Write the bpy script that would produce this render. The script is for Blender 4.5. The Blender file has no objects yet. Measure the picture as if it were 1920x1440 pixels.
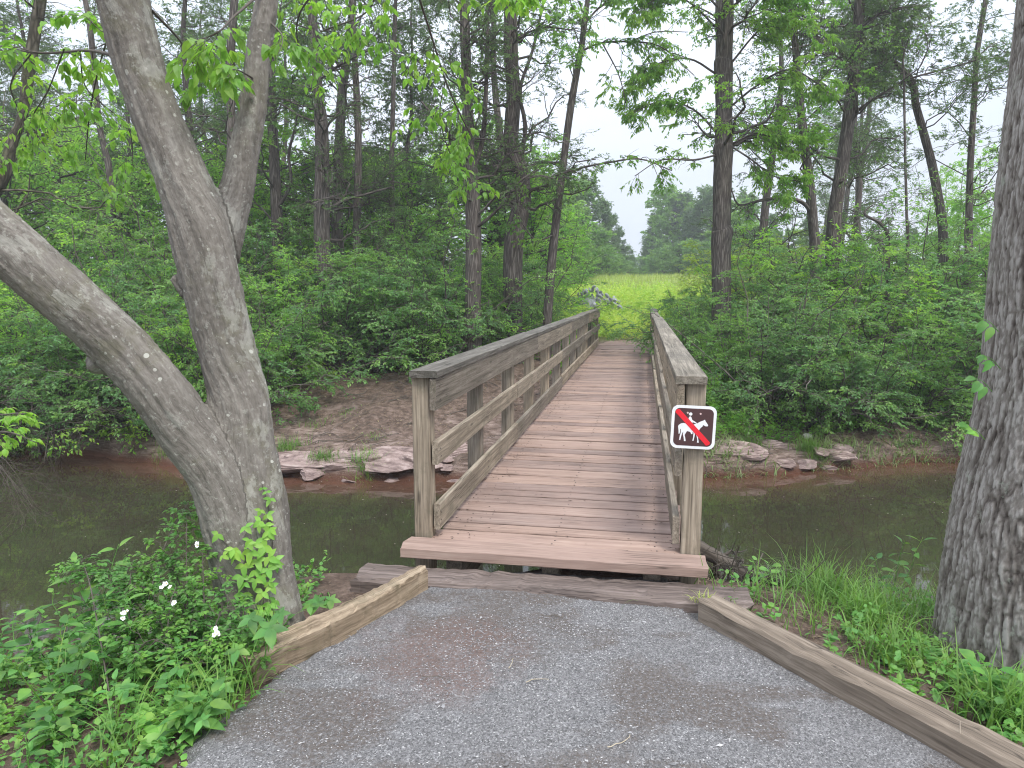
import bpy, bmesh, math
import numpy as np
from math import radians, sin, cos, pi
from mathutils import Vector
C = bpy.context.scene
COL = C.collection

# ------------------------------------------------------------------ camera
F = 1331.0; PITCH = radians(7.4); EYE = np.array([0.0, 0.0, 1.54])
cd = bpy.data.cameras.new("camera"); cam = bpy.data.objects.new("camera", cd); COL.objects.link(cam)
cam.location = EYE; cam.rotation_euler = (radians(90) - PITCH, 0, 0)
cd.sensor_fit = 'HORIZONTAL'; cd.sensor_width = 36; cd.lens = 36 * F / 1920; cd.clip_start = .05; cd.clip_end = 3000
C.camera = cam
# ------------------------------------------------------------------ sky, sun, exposure
SUN_EL, SUN_AZ = radians(58), radians(150)
w = bpy.data.worlds.new("World"); C.world = w; w.use_nodes = True
nt = w.node_tree; nt.nodes.clear()
sky = nt.nodes.new('ShaderNodeTexSky'); sky.sky_type = 'NISHITA'; sky.sun_disc = False
sky.sun_elevation = SUN_EL; sky.sun_rotation = SUN_AZ; sky.air_density = 1.0; sky.dust_density = 3.0
tc = nt.nodes.new('ShaderNodeTexCoord'); no = nt.nodes.new('ShaderNodeTexNoise'); no.inputs['Scale'].default_value = 2.2
no.inputs['Detail'].default_value = 4
mp = nt.nodes.new('ShaderNodeMapping'); mp.inputs['Scale'].default_value = (1, 1, 3)
cr = nt.nodes.new('ShaderNodeValToRGB')
cr.color_ramp.elements[0].position = .3; cr.color_ramp.elements[0].color = (4.9, 5.4, 6.3, 1)
cr.color_ramp.elements[1].position = .7; cr.color_ramp.elements[1].color = (5.9, 6.2, 6.8, 1)
mx = nt.nodes.new('ShaderNodeMix'); mx.data_type = 'RGBA'; mx.inputs[0].default_value = .85
bg = nt.nodes.new('ShaderNodeBackground'); bg.inputs['Strength'].default_value = .1
wo = nt.nodes.new('ShaderNodeOutputWorld')
nt.links.new(tc.outputs['Generated'], mp.inputs[0]); nt.links.new(mp.outputs[0], no.inputs['Vector'])
nt.links.new(no.outputs[0], cr.inputs[0]); nt.links.new(sky.outputs[0], mx.inputs[6]); nt.links.new(cr.outputs[0], mx.inputs[7])
sz_ = nt.nodes.new('ShaderNodeSeparateXYZ'); nt.links.new(tc.outputs['Generated'], sz_.inputs[0])
zr = nt.nodes.new('ShaderNodeMapRange'); zr.inputs[1].default_value = .15; zr.inputs[2].default_value = 1.0; zr.inputs[3].default_value = 1.0; zr.inputs[4].default_value = 2.7
nt.links.new(sz_.outputs[2], zr.inputs[0])
vm = nt.nodes.new('ShaderNodeVectorMath'); vm.operation = 'SCALE'; nt.links.new(mx.outputs[2], vm.inputs[0]); nt.links.new(zr.outputs[0], vm.inputs['Scale'])
nt.links.new(vm.outputs[0], bg.inputs[0]); nt.links.new(bg.outputs[0], wo.inputs[0])
sd = bpy.data.lights.new("sun", 'SUN'); sun = bpy.data.objects.new("sun", sd); COL.objects.link(sun)
sd.energy = 1.5; sd.angle = radians(14); sd.color = (1, .95, .86)
# sun direction: azimuth measured so that it matches the sky's rotation (sun behind and to the right of the camera)
sv = Vector((sin(SUN_AZ) * cos(SUN_EL), cos(SUN_AZ) * cos(SUN_EL), sin(SUN_EL)))
sun.rotation_euler = sv.to_track_quat('Z', 'Y').to_euler()
C.view_settings.view_transform = 'Standard'; C.view_settings.look = 'None'; C.view_settings.gamma = 1
C.view_settings.use_curve_mapping = False; C.view_settings.exposure = 0.86
C.render.resolution_x = 1024; C.render.resolution_y = 768
C.cycles.max_bounces = 7; C.cycles.diffuse_bounces = 4; C.cycles.glossy_bounces = 3; C.cycles.transmission_bounces = 4
C.cycles.use_denoising = True; C.cycles.denoising_prefilter = 'ACCURATE'; C.cycles.filter_width = 1.1

# ------------------------------------------------------------------ helpers
_cp, _sp = cos(PITCH), sin(PITCH)
def ray(px, py):
    a = (px - 960) / F; v = (720 - py) / F
    return np.array([a, _cp + v * _sp, -_sp + v * _cp])
def atY(px, py, Y):
    d = ray(px, py); return EYE + d * (Y / d[1])
def atZ(px, py, Z):
    d = ray(px, py); return EYE + d * ((Z - EYE[2]) / d[2])
def nrm(v): return v / (np.linalg.norm(v, axis=-1, keepdims=True) + 1e-9)
def sm(a, b, x):
    t = np.clip((np.asarray(x, float) - a) / (b - a), 0, 1); return t * t * (3 - 2 * t)
def _hash(i, j, k, s):
    h = (i.astype(np.int64) * 374761393 + j.astype(np.int64) * 668265263 + k.astype(np.int64) * 2147483647 + s * 974711) & 0xffffffff
    h = ((h ^ (h >> 13)) * 1274126177) & 0xffffffff
    return ((h ^ (h >> 16)) & 0xffff) / 65535.0
def vnoise(x, y, z=None, s=0):
    x = np.asarray(x, float); y = np.asarray(y, float); z = np.zeros_like(x) if z is None else np.asarray(z, float)
    xi, yi, zi = np.floor(x), np.floor(y), np.floor(z); fx, fy, fz = x - xi, y - yi, z - zi
    fx, fy, fz = fx*fx*(3-2*fx), fy*fy*(3-2*fy), fz*fz*(3-2*fz); r = 0
    for a in (0, 1):
        for b in (0, 1):
            for c in (0, 1):
                wgt = (fx if a else 1-fx) * (fy if b else 1-fy) * (fz if c else 1-fz)
                r = r + wgt * _hash(xi+a, yi+b, zi+c, s)
    return r * 2 - 1
def fbm(x, y, z=None, o=4, s=0):
    r = 0; a = 1.0; f = 1.0; t = 0
    for i in range(o):
        r = r + a * vnoise(x*f, y*f, None if z is None else z*f, s+i*17); t += a; a *= .5; f *= 2.03
    return r / t

class Acc:
    """collects pieces of one mesh"""
    def __init__(s): s.V = []; s.F3 = []; s.F4 = []; s.G = []; s.B = []; s.n = 0; s.hasg = False
    def add(s, V, F3=None, F4=None, G=None, bid=0.0):
        V = np.asarray(V, float).reshape(-1, 3)
        if F3 is not None and len(F3): s.F3.append(np.asarray(F3, np.int64).reshape(-1, 3) + s.n)
        if F4 is not None and len(F4): s.F4.append(np.asarray(F4, np.int64).reshape(-1, 4) + s.n)
        s.V.append(V); s.n += len(V)
        if G is not None: s.hasg = True
        s.G.append(np.zeros_like(V) if G is None else np.asarray(G, float).reshape(-1, 3))
        b = np.asarray(bid, float)
        s.B.append(np.full(len(V), float(b)) if b.ndim == 0 else b.reshape(-1))
    def mesh(s, name, mat, smooth=False):
        me = bpy.data.meshes.new(name)
        V = np.concatenate(s.V)
        f3 = np.concatenate(s.F3) if s.F3 else np.zeros((0, 3), np.int64)
        f4 = np.concatenate(s.F4) if s.F4 else np.zeros((0, 4), np.int64)
        loops = np.concatenate([f3.ravel(), f4.ravel()]).astype(np.int32)
        st = np.concatenate([np.arange(len(f3)) * 3, len(f3) * 3 + np.arange(len(f4)) * 4]).astype(np.int32)
        me.vertices.add(len(V)); me.vertices.foreach_set('co', V.astype(np.float32).ravel())
        me.loops.add(len(loops)); me.loops.foreach_set('vertex_index', loops)
        me.polygons.add(len(st)); me.polygons.foreach_set('loop_start', st)
        me.polygons.foreach_set('use_smooth', np.full(len(st), bool(smooth)))
        if s.hasg:
            at = me.attributes.new('gc', 'FLOAT_VECTOR', 'POINT'); at.data.foreach_set('vector', np.concatenate(s.G).astype(np.float32).ravel())
            ab = me.attributes.new('bid', 'FLOAT', 'POINT'); ab.data.foreach_set('value', np.concatenate(s.B).astype(np.float32))
        me.update(calc_edges=True)
        if mat: me.materials.append(mat)
        return me
    def obj(s, name, mat, parent=None, smooth=False, loc=None, label=None):
        o = bpy.data.objects.new(name, s.mesh(name, mat, smooth)); COL.objects.link(o)
        if parent is not None: o.parent = parent
        if loc is not None: o.location = loc
        if label: o['label'] = label
        return o
def tag(o, label=None, cat=None, group=None, kind=None):
    if label: o['label'] = label
    if cat: o['category'] = cat
    if group: o['group'] = group
    if kind: o['kind'] = kind
    return o
def empty(name, loc, label, cat, group=None, rz=0, sc=1):
    o = bpy.data.objects.new(name, None); COL.objects.link(o); o.location = loc; o.rotation_euler = (0, 0, rz)
    o.scale = (sc, sc, sc); o.empty_display_size = .1
    return tag(o, label, cat, group)
def copy_tree(o, parent=None):
    c = o.copy(); COL.objects.link(c)
    if parent is not None: c.parent = parent
    for ch in list(o.children): copy_tree(ch, c)
    return c

def tubes(acc, P, R, S=5, cap=False, rng=None):
    P = np.asarray(P, float); R = np.asarray(R, float)
    if P.ndim == 2: P = P[None]; R = R[None]
    N, K, _ = P.shape
    if N == 0: return
    T = nrm(np.gradient(P, axis=1)); m = nrm(P[:, -1] - P[:, 0])
    ref = np.where(np.abs(m[:, 2:3]) > .8, np.array([[0., 1., 0.]]), np.array([[0., 0., 1.]]))
    U = nrm(np.cross(T, ref[:, None, :])); W = np.cross(T, U)
    a = np.arange(S) * 2 * pi / S
    V = P[:, :, None, :] + R[:, :, None, None] * (np.cos(a)[None, None, :, None] * U[:, :, None, :] + np.sin(a)[None, None, :, None] * W[:, :, None, :])
    arc = np.concatenate([np.zeros((N, 1)), np.cumsum(np.linalg.norm(np.diff(P, axis=1), axis=-1), axis=1)], 1)
    off = (np.arange(N) * 7.31)[:, None, None]
    G = np.stack([np.broadcast_to(arc[:, :, None] + off, (N, K, S)), R[:, :, None] * np.cos(a)[None, None] + off, R[:, :, None] * np.sin(a)[None, None] + 0*off], -1)
    base = (np.arange(N) * K * S)[:, None, None]; k = (np.arange(K - 1) * S)[None, :, None]; j = np.arange(S)[None, None, :]; j2 = (j + 1) % S
    Fq = np.stack([base + k + j, base + k + j2, base + k + S + j2, base + k + S + j], -1).reshape(-1, 4)
    acc.add(V, None, Fq, G)
    if cap:
        for n in range(N):
            for kk in (0, K - 1):
                b = n * K * S + kk * S
                vv = V[n, kk]; c = vv.mean(0)
                idx = np.arange(S); i2 = (idx + 1) % S
                acc.add(np.vstack([vv, c]), np.stack([idx, i2, np.full(S, S)], 1) if kk else np.stack([i2, idx, np.full(S, S)], 1), None, np.vstack([G[n, kk], G[n, kk].mean(0)]))
def smooth_path(pts, n):
    """Catmull-Rom through pts -> n points (rows may carry radii too)"""
    p = np.asarray(pts, float); p = np.vstack([2*p[0]-p[1], p, 2*p[-1]-p[-2]]); m = len(p) - 3
    out = []
    for t in np.linspace(0, m - 1e-6, n):
        i = int(t); f = t - i; a, b, c, d = p[i:i+4]
        out.append(.5*((2*b) + (-a+c)*f + (2*a-5*b+4*c-d)*f*f + (-a+3*b-3*c+d)*f**3))
    return np.array(out)
def kids(P, R, rng, n, tr=(.2, 1), ang=(35, 65), L=(.5, 1), K=4, droop=.1, wig=.06, rs=.6, flat=0., rend=.3, rmin=.0012, up=0.):
    N, K0, _ = P.shape; idx = np.repeat(np.arange(N), n); M = len(idx)
    t = rng.uniform(tr[0], tr[1], M) * (K0 - 1 - 1e-6); i = np.minimum(t.astype(int), K0 - 2); f = (t - i)[:, None]
    p0 = P[idx, i] * (1 - f) + P[idx, i + 1] * f; tg = nrm(P[idx, i + 1] - P[idx, i])
    r0 = (R[idx, i] * (1 - f[:, 0]) + R[idx, i + 1] * f[:, 0]) * rs
    q = rng.normal(size=(M, 3)); q[:, 2] *= (1 - flat); q = q - (q * tg).sum(1, keepdims=True) * tg; q = nrm(q)
    if flat > 0: q[:, 2] *= (1 - flat); q = nrm(q)
    a = np.radians(rng.uniform(ang[0], ang[1], M))[:, None]
    d = nrm(tg * np.cos(a) + q * np.sin(a) + np.array([0, 0, up]))
    ln = rng.uniform(L[0], L[1], M) * (1 - .45 * t / (K0 - 1))
    s = np.linspace(0, 1, K)[None, :, None]
    Q = p0[:, None] + d[:, None] * ln[:, None, None] * s
    Q[:, :, 2] -= droop * ln[:, None] * s[:, :, 0] ** 2
    wg = np.cumsum(rng.normal(size=(M, K, 3)) * wig, axis=1) * ln[:, None, None]; wg -= wg[:, :1]; Q += wg
    rr = np.maximum(r0[:, None] * (1 - (1 - rend) * s[:, :, 0]), rmin)
    return Q, rr
def leafmesh(acc, p, d, nn, size, shape='quad', width=.5, fold=.25, curl=.15):
    """p base points, d direction of the midrib, nn leaf normal, size length"""
    d = nrm(d); sd_ = nrm(np.cross(d, nn)); nn = np.cross(sd_, d); L = size[:, None]; M = len(p)
    def pt(t, x, h): return p + d * L * t + sd_ * L * width * x + nn * L * h
    if shape == 'quad':
        V = np.stack([p, pt(.42, -.5, fold*.3), pt(1, 0, -curl*.6), pt(.42, .5, fold*.3)], 1)
        b = (np.arange(M) * 4)[:, None]; acc.add(V, np.concatenate([b + [0, 1, 2], b + [0, 2, 3]]))
    elif shape == 'hex':
        V = np.stack([p, pt(.3, -.5, fold*.25), pt(.68, -.36, fold*.15-curl*.2), pt(1, 0, -curl), pt(.68, .36, fold*.15-curl*.2), pt(.3, .5, fold*.25), pt(.45, 0, 0)], 1)
        b = (np.arange(M) * 7)[:, None]
        acc.add(V, np.concatenate([b + [0, 1, 6], b + [1, 2, 6], b + [2, 3, 6], b + [6, 3, 4], b + [6, 4, 5], b + [6, 5, 0]]))
    else:  # 'full' : 4 rows with midrib
        T = [.0, .14, .34, .58, .8, 1.0]; Wd = [0, .34, .5, .42, .22, 0]
        rows = [p]
        for t, wd in zip(T[1:-1], Wd[1:-1]):
            z = -curl * t * t
            rows += [pt(t, -wd, z + fold*wd*.5), pt(t, 0, z), pt(t, wd, z + fold*wd*.5)]
        rows += [pt(1, 0, -curl)]
        V = np.stack(rows, 1); b = (np.arange(M) * 14)[:, None]; F3 = []; F4 = []
        F3 += [b + [0, 1, 2], b + [0, 2, 3]]
        for r in range(3):
            o = 1 + r*3
            F4 += [b + [o, o+3, o+4, o+1], b + [o+1, o+4, o+5, o+2]]
        F3 += [b + [10, 13, 11], b + [11, 13, 12]]
        acc.add(V, np.concatenate(F3), np.concatenate(F4))
def leaves_on(acc, P, rng, n, size=(.04, .06), shape='quad', width=.5, droop=.3, tr=(.15, 1), side=.8, nz=1., jit=.5, **kw):
    N, K0, _ = P.shape
    if N == 0: return
    idx = np.repeat(np.arange(N), n); M = len(idx)
    t = rng.uniform(tr[0], tr[1], M) * (K0 - 1 - 1e-6); i = np.minimum(t.astype(int), K0 - 2); f = (t - i)[:, None]
    p = P[idx, i] * (1 - f) + P[idx, i + 1] * f; tg = nrm(P[idx, i + 1] - P[idx, i])
    up = np.tile([0., 0., 1.], (M, 1)); sdv = nrm(np.cross(tg, up) + rng.normal(size=(M, 3)) * .15) * np.where(rng.random(M) < .5, 1, -1)[:, None]
    d = nrm(tg * .6 + sdv * side + rng.normal(size=(M, 3)) * .25 - up * droop)
    nn = nrm(up * nz + rng.normal(size=(M, 3)) * jit)
    leafmesh(acc, p + d * .004, d, nn, rng.uniform(size[0], size[1], M), shape, width, **kw)
def board(acc, p0, p1, w, h, ch=.006, seed=0, up=(0, 0, 1), rings=None, rough=.0015, bow=0., ends=0.):
    p0, p1 = np.asarray(p0, float), np.asarray(p1, float); L = np.linalg.norm(p1 - p0); t = (p1 - p0) / L
    rng = np.random.default_rng(seed); up = np.asarray(up, float); rt = nrm(np.cross(t, up)); upv = np.cross(rt, t)
    a, b = w / 2, h / 2
    prof = np.array([[-a+ch, -b], [a-ch, -b], [a, -b+ch], [a, b-ch], [a-ch, b], [0, b], [-a+ch, b], [-a, b-ch], [-a, -b+ch]])
    S = len(prof); K = rings or max(3, int(L / .12) + 1)
    s = np.linspace(0, 1, K); V = []; G = []; off = rng.uniform(-50, 50, 3)
    jit = rng.normal(size=(K, S, 2)) * rough; bz = np.sin(s * pi) * bow
    for k in range(K):
        q = prof + jit[k]
        ll = np.full(S, s[k] * L)
        if k in (0, K-1): ll = ll + rng.normal(size=S) * ends
        V.append(p0 + t * ll[:, None] + rt * q[:, :1] + upv * (q[:, 1:] + bz[k]))
        G.append(np.stack([ll, q[:, 0], q[:, 1]], 1) + off)
    V = np.concatenate(V); G = np.concatenate(G)
    Fq = [[k*S+j, k*S+(j+1) % S, (k+1)*S+(j+1) % S, (k+1)*S+j] for k in range(K-1) for j in range(S)]
    bid = rng.random()
    acc.add(V, None, Fq, G, bid)
    for kk in (0, K-1):
        e = V[kk*S:(kk+1)*S]; ge = G[kk*S:(kk+1)*S].copy(); ge[:, 0] *= 1; c = e.mean(0)
        i1 = np.arange(S); i2 = (i1+1) % S; cc = np.full(S, S)
        acc.add(np.vstack([e, c]), np.stack([i2, i1, cc], 1) if kk == 0 else np.stack([i1, i2, cc], 1), None, np.vstack([ge, ge.mean(0)]) + [9, 0, 0], bid)

# ------------------------------------------------------------------ materials
def newmat(name):
    m = bpy.data.materials.new(name); m.use_nodes = True; n = m.node_tree; n.nodes.clear()
    out = n.nodes.new('ShaderNodeOutputMaterial'); pb = n.nodes.new('ShaderNodeBsdfPrincipled'); n.links.new(pb.outputs[0], out.inputs[0])
    return m, n, pb, out
def N(n, t, **kw):
    x = n.nodes.new(t)
    for k, v in kw.items():
        if k in x.inputs: x.inputs[k].default_value = v
        else: setattr(x, k, v)
    return x
def ramp(n, src, stops):
    r = n.nodes.new('ShaderNodeValToRGB'); e = r.color_ramp.elements
    while len(e) < len(stops): e.new(.5)
    for i, (p, c) in enumerate(stops):
        e[i].position = p; e[i].color = (*c, 1) if len(c) == 3 else c
    n.links.new(src, r.inputs[0]); return r.outputs[0]
def mixc(n, f, a, b, mode='MIX'):
    x = n.nodes.new('ShaderNodeMix'); x.data_type = 'RGBA'; x.blend_type = mode
    for s, v in ((0, f), (6, a), (7, b)):
        if hasattr(v, 'links') or isinstance(v, bpy.types.NodeSocket): n.links.new(v, x.inputs[s])
        else: x.inputs[s].default_value = v if s == 0 else ((*v, 1) if len(v) == 3 else v)
    return x.outputs[2]
def noise(n, vec, scale, detail=4, rough=.55, dist=0):
    x = N(n, 'ShaderNodeTexNoise', Scale=scale, Detail=detail, Roughness=rough, Distortion=dist)
    if vec is not None: n.links.new(vec, x.inputs['Vector'])
    return x.outputs[0]
def mapping(n, vec, sc):
    x = N(n, 'ShaderNodeMapping'); x.inputs['Scale'].default_value = sc; n.links.new(vec, x.inputs[0]); return x.outputs[0]
def bump(n, pb, h, strength, dist=.01, prev=None):
    b = N(n, 'ShaderNodeBump', Strength=strength, Distance=dist); n.links.new(h, b.inputs['Height'])
    if prev is not None: n.links.new(prev, b.inputs['Normal'])
    n.links.new(b.outputs[0], pb.inputs['Normal']); return b.outputs[0]
def math_(n, op, a, b=None):
    x = N(n, 'ShaderNodeMath', operation=op)
    for i, v in enumerate((a, b)):
        if v is None: continue
        if isinstance(v, bpy.types.NodeSocket): n.links.new(v, x.inputs[i])
        else: x.inputs[i].default_value = v
    return x.outputs[0]

def leaf_mat(name, a, b, c=None, trans=.4, rough=.45, patch=1.5, tcol=1.6):
    """a..b per-leaf variation, c colour of whole patches of fresher leaves"""
    m, n, pb, out = newmat(name)
    g = N(n, 'ShaderNodeNewGeometry'); tc = N(n, 'ShaderNodeTexCoord'); oi = N(n, 'ShaderNodeObjectInfo')
    col = mixc(n, g.outputs['Random Per Island'], a, b)
    nz = noise(n, tc.outputs['Object'], patch, 3)
    f = ramp(n, nz, [(.42, (0, 0, 0)), (.66, (1, 1, 1))])
    if c: col = mixc(n, f, col, c)
    hsv = N(n, 'ShaderNodeHueSaturation'); n.links.new(col, hsv.inputs['Color'])
    v = math_(n, 'ADD', math_(n, 'MULTIPLY', oi.outputs['Random'], .35), .82); n.links.new(v, hsv.inputs['Value'])
    h = math_(n, 'ADD', math_(n, 'MULTIPLY', g.outputs['Random Per Island'], .03), .485); n.links.new(h, hsv.inputs['Hue'])
    col = hsv.outputs[0]
    n.links.new(col, pb.inputs['Base Color']); pb.inputs['Roughness'].default_value = rough; pb.inputs['Specular IOR Level'].default_value = .35
    tr = N(n, 'ShaderNodeBsdfTranslucent'); tcx = mixc(n, 1.0, col, (tcol*.98, tcol, tcol*.6), 'MULTIPLY'); n.links.new(tcx, tr.inputs['Color'])
    ms = N(n, 'ShaderNodeMixShader'); ms.inputs[0].default_value = trans
    n.links.new(pb.outputs[0], ms.inputs[1]); n.links.new(tr.outputs[0], ms.inputs[2]); n.links.new(ms.outputs[0], out.inputs[0])
    return m
def wood_mat(name, dark, mid, light, stain=None, stain_amt=0., algae=None, rough=.8, grain=55, bmp=.5):
    m, n, pb, out = newmat(name)
    at = N(n, 'ShaderNodeAttribute', attribute_name='gc'); v = at.outputs['Vector']; bd = N(n, 'ShaderNodeAttribute', attribute_name='bid').outputs['Fac']
    g1 = noise(n, mapping(n, v, (1.1, grain*.62, grain*.62)), 1, 6, .66, .9)
    g2 = noise(n, mapping(n, v, (5, grain*2.4, grain*2.4)), 1, 3, .6)
    big = noise(n, mapping(n, v, (1.3, 5, 5)), 1, 4, .6)
    gg = math_(n, 'ADD', math_(n, 'MULTIPLY', g1, .7), math_(n, 'MULTIPLY', g2, .3))
    col = ramp(n, gg, [(.36, dark), (.5, mid), (.63, light)])
    col = mixc(n, math_(n, 'MULTIPLY', ramp(n, big, [(.35, (0, 0, 0)), (.7, (1, 1, 1))]), .5), col, tuple(x*.55 for x in mid))
    col = mixc(n, 1.0, col, ramp(n, bd, [(0, (.68, .68, .70)), (.5, (1, .98, .96)), (1, (1.25, 1.18, 1.10))]), 'MULTIPLY')
    # knots
    vo = N(n, 'ShaderNodeTexVoronoi', Scale=1.0); n.links.new(mapping(n, v, (2.2, 9, 9)), vo.inputs['Vector'])
    kn = ramp(n, vo.outputs['Distance'], [(.06, (1, 1, 1)), (.13, (0, 0, 0))])
    col = mixc(n, math_(n, 'MULTIPLY', kn, .6), col, tuple(x*.4 for x in dark))
    if stain: col = mixc(n, math_(n, 'MULTIPLY', ramp(n, noise(n, v, 3.1, 5, .65), [(.35, (0, 0, 0)), (.65, (1, 1, 1))]), stain_amt), col, stain)
    if algae: col = mixc(n, math_(n, 'MULTIPLY', ramp(n, noise(n, v, 6, 5, .7), [(.5, (0, 0, 0)), (.75, (1, 1, 1))]), .6), col, algae)
    # long thin cracks
    ck = noise(n, mapping(n, v, (1.1, grain*.8, grain*.8)), 1, 2, .5, .2)
    crk = ramp(n, ck, [(.475, (0, 0, 0)), (.5, (1, 1, 1)), (.525, (0, 0, 0))])
    crk = math_(n, 'MULTIPLY', crk, ramp(n, big, [(.5, (0, 0, 0)), (.6, (1, 1, 1))]))
    col = mixc(n, math_(n, 'MULTIPLY', crk, .75), col, tuple(x*.3 for x in dark))
    n.links.new(col, pb.inputs['Base Color']); pb.inputs['Roughness'].default_value = rough; pb.inputs['Specular IOR Level'].default_value = .25
    b = bump(n, pb, gg, bmp, .004); bump(n, pb, math_(n, 'SUBTRACT', 1, crk), .5, .004, b)
    return m
def bark_mat(name, dark, mid, light, sc=(7, 22, 22), lichen=None, lich_amt=.6, moss=None, bmp=.9, ridged=True, wave=1.):
    m, n, pb, out = newmat(name)
    v = N(n, 'ShaderNodeAttribute', attribute_name='gc').outputs['Vector']
    w1 = noise(n, v, 2.5*wave, 3)
    vd = N(n, 'ShaderNodeVectorMath', operation='ADD'); n.links.new(v, vd.inputs[0])
    vs = N(n, 'ShaderNodeVectorMath', operation='SCALE'); vs.inputs['Scale'].default_value = .06
    nzc = N(n, 'ShaderNodeTexNoise', Scale=3.0); n.links.new(v, nzc.inputs['Vector']); n.links.new(nzc.outputs['Color'], vs.inputs[0]); n.links.new(vs.outputs[0], vd.inputs[1])
    vv = vd.outputs[0]
    if ridged:
        vo = N(n, 'ShaderNodeTexVoronoi', Scale=1.0, feature='DISTANCE_TO_EDGE'); n.links.new(mapping(n, vv, sc), vo.inputs['Vector'])
        hgt = ramp(n, vo.outputs['Distance'], [(0, (0, 0, 0)), (.28, (.8, .8, .8)), (.6, (1, 1, 1))])
        fine = noise(n, mapping(n, vv, (20, 70, 70)), 1, 5, .65)
        hh = math_(n, 'ADD', math_(n, 'MULTIPLY', hgt, .75), math_(n, 'MULTIPLY', fine, .45))
        col = ramp(n, hh, [(.12, dark), (.6, mid), (.98, light)])
    else:
        fine = noise(n, mapping(n, vv, sc), 1, 7, .65); f2 = noise(n, mapping(n, vv, (40, 90, 90)), 1, 4, .6)
        hh = math_(n, 'ADD', math_(n, 'MULTIPLY', fine, .7), math_(n, 'MULTIPLY', f2, .3))
        col = ramp(n, hh, [(.3, dark), (.5, mid), (.7, light)])
    big = noise(n, v, 1.7, 4, .6)
    col = mixc(n, math_(n, 'MULTIPLY', ramp(n, big, [(.4, (0, 0, 0)), (.65, (1, 1, 1))]), .4), col, tuple(x*.6 for x in mid))
    if moss: col = mixc(n, ramp(n, noise(n, v, 3.3, 5, .7), [(.52, (0, 0, 0)), (.7, (.7, .7, .7))]), col, moss)
    if lichen and not ridged:
        bl_ = ramp(n, noise(n, mapping(n, vv, (3.2, 5, 5)), 1, 6, .72), [(.56, (0, 0, 0)), (.60, (1, 1, 1))]); col = mixc(n, math_(n, 'MULTIPLY', bl_, .42), col, tuple(x*.78 for x in lichen))
        dk = ramp(n, noise(n, mapping(n, vv, (5, 60, 60)), 1, 4, .7), [(.60, (0, 0, 0)), (.66, (1, 1, 1))]); col = mixc(n, math_(n, 'MULTIPLY', dk, .6), col, dark)
    if lichen:
        vo2 = N(n, 'ShaderNodeTexVoronoi', Scale=24.0); n.links.new(vv, vo2.inputs['Vector'])
        pick = ramp(n, noise(n, v, 6, 4, .7), [(.5, (0, 0, 0)), (.6, (1, 1, 1))])
        sz = ramp(n, vo2.outputs['Color'], [(.3, (0, 0, 0)), (1, (1, 1, 1))])
        sp = math_(n, 'LESS_THAN', vo2.outputs['Distance'], math_(n, 'MULTIPLY', sz, .38))
        lf = math_(n, 'MULTIPLY', math_(n, 'MULTIPLY', sp, pick), lich_amt)
        col = mixc(n, lf, col, lichen)
        col = mixc(n, math_(n, 'MULTIPLY', ramp(n, noise(n, v, 34, 6, .8), [(.56, (0, 0, 0)), (.64, (1, 1, 1))]), .6), col, tuple(x*.8 for x in lichen))
    n.links.new(col, pb.inputs['Base Color']); pb.inputs['Roughness'].default_value = .9; pb.inputs['Specular IOR Level'].default_value = .2
    bump(n, pb, hh, bmp, .012)
    return m
def plain(name, c, rough=.6, spec=.5):
    m, n, pb, out = newmat(name); tc = N(n, 'ShaderNodeTexCoord')
    nz = noise(n, tc.outputs['Object'], 40, 4)
    n.links.new(mixc(n, ramp(n, nz, [(.3, (0, 0, 0)), (.8, (1, 1, 1))]), c, tuple(x*.88 for x in c)), pb.inputs['Base Color'])
    pb.inputs['Roughness'].default_value = rough; pb.inputs['Specular IOR Level'].default_value = spec; return m

M_shrub = leaf_mat('shrub_leaf', (.07, .165, .068), (.14, .28, .095), (.23, .39, .11), trans=.46, tcol=1.7)
M_fresh = leaf_mat('fresh_leaf', (.14, .30, .055), (.21, .39, .065), (.28, .45, .075), trans=.52, tcol=1.9)
M_tree = leaf_mat('tree_leaf', (.10, .225, .065), (.17, .33, .08), (.25, .43, .09), trans=.55, tcol=1.9)
M_cedar = leaf_mat('cedar_leaf', (.07, .12, .06), (.11, .18, .08), (.14, .23, .08), trans=.42)
M_rose = leaf_mat('rose_leaf', (.09, .23, .06), (.15, .33, .08), (.20, .40, .07), trans=.35, patch=5)
M_weed = leaf_mat('weed_leaf', (.055, .17, .045), (.13, .31, .075), (.22, .42, .08), trans=.35, patch=6)
M_grass = leaf_mat('grass_blade', (.09, .20, .04), (.16, .30, .07), (.20, .34, .07), trans=.35, patch=3)
M_meadow = leaf_mat('meadow_leaf', (.22, .35, .06), (.34, .46, .09), (.43, .50, .12), trans=.45, patch=.6)
M_dry = leaf_mat('dry_leaf', (.16, .12, .07), (.28, .22, .14), None, trans=.15)
M_twig = bark_mat('twig_bark', (.05, .042, .035), (.11, .095, .08), (.18, .165, .145), ridged=False, bmp=.2)
M_bark = bark_mat('woodland_bark', (.04, .033, .03), (.125, .108, .095), (.23, .205, .185), sc=(2.0, 30, 30), bmp=.8)
M_barkg = bark_mat('mossy_bark', (.03, .028, .02), (.10, .09, .065), (.2, .18, .14), sc=(4, 14, 14), moss=(.07, .085, .03))
M_smooth = bark_mat('smooth_grey_bark', (.09, .08, .068), (.20, .182, .158), (.33, .31, .275), sc=(4.5, 26, 26), lichen=(.50, .50, .44), lich_amt=.8, ridged=False, bmp=1.0, moss=(.155, .15, .095))
M_furrow = bark_mat('furrowed_bark', (.05, .042, .036), (.18, .16, .14), (.36, .335, .305), sc=(9, 40, 40), lichen=(.42, .44, .38), lich_amt=.35, bmp=1.)
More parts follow.
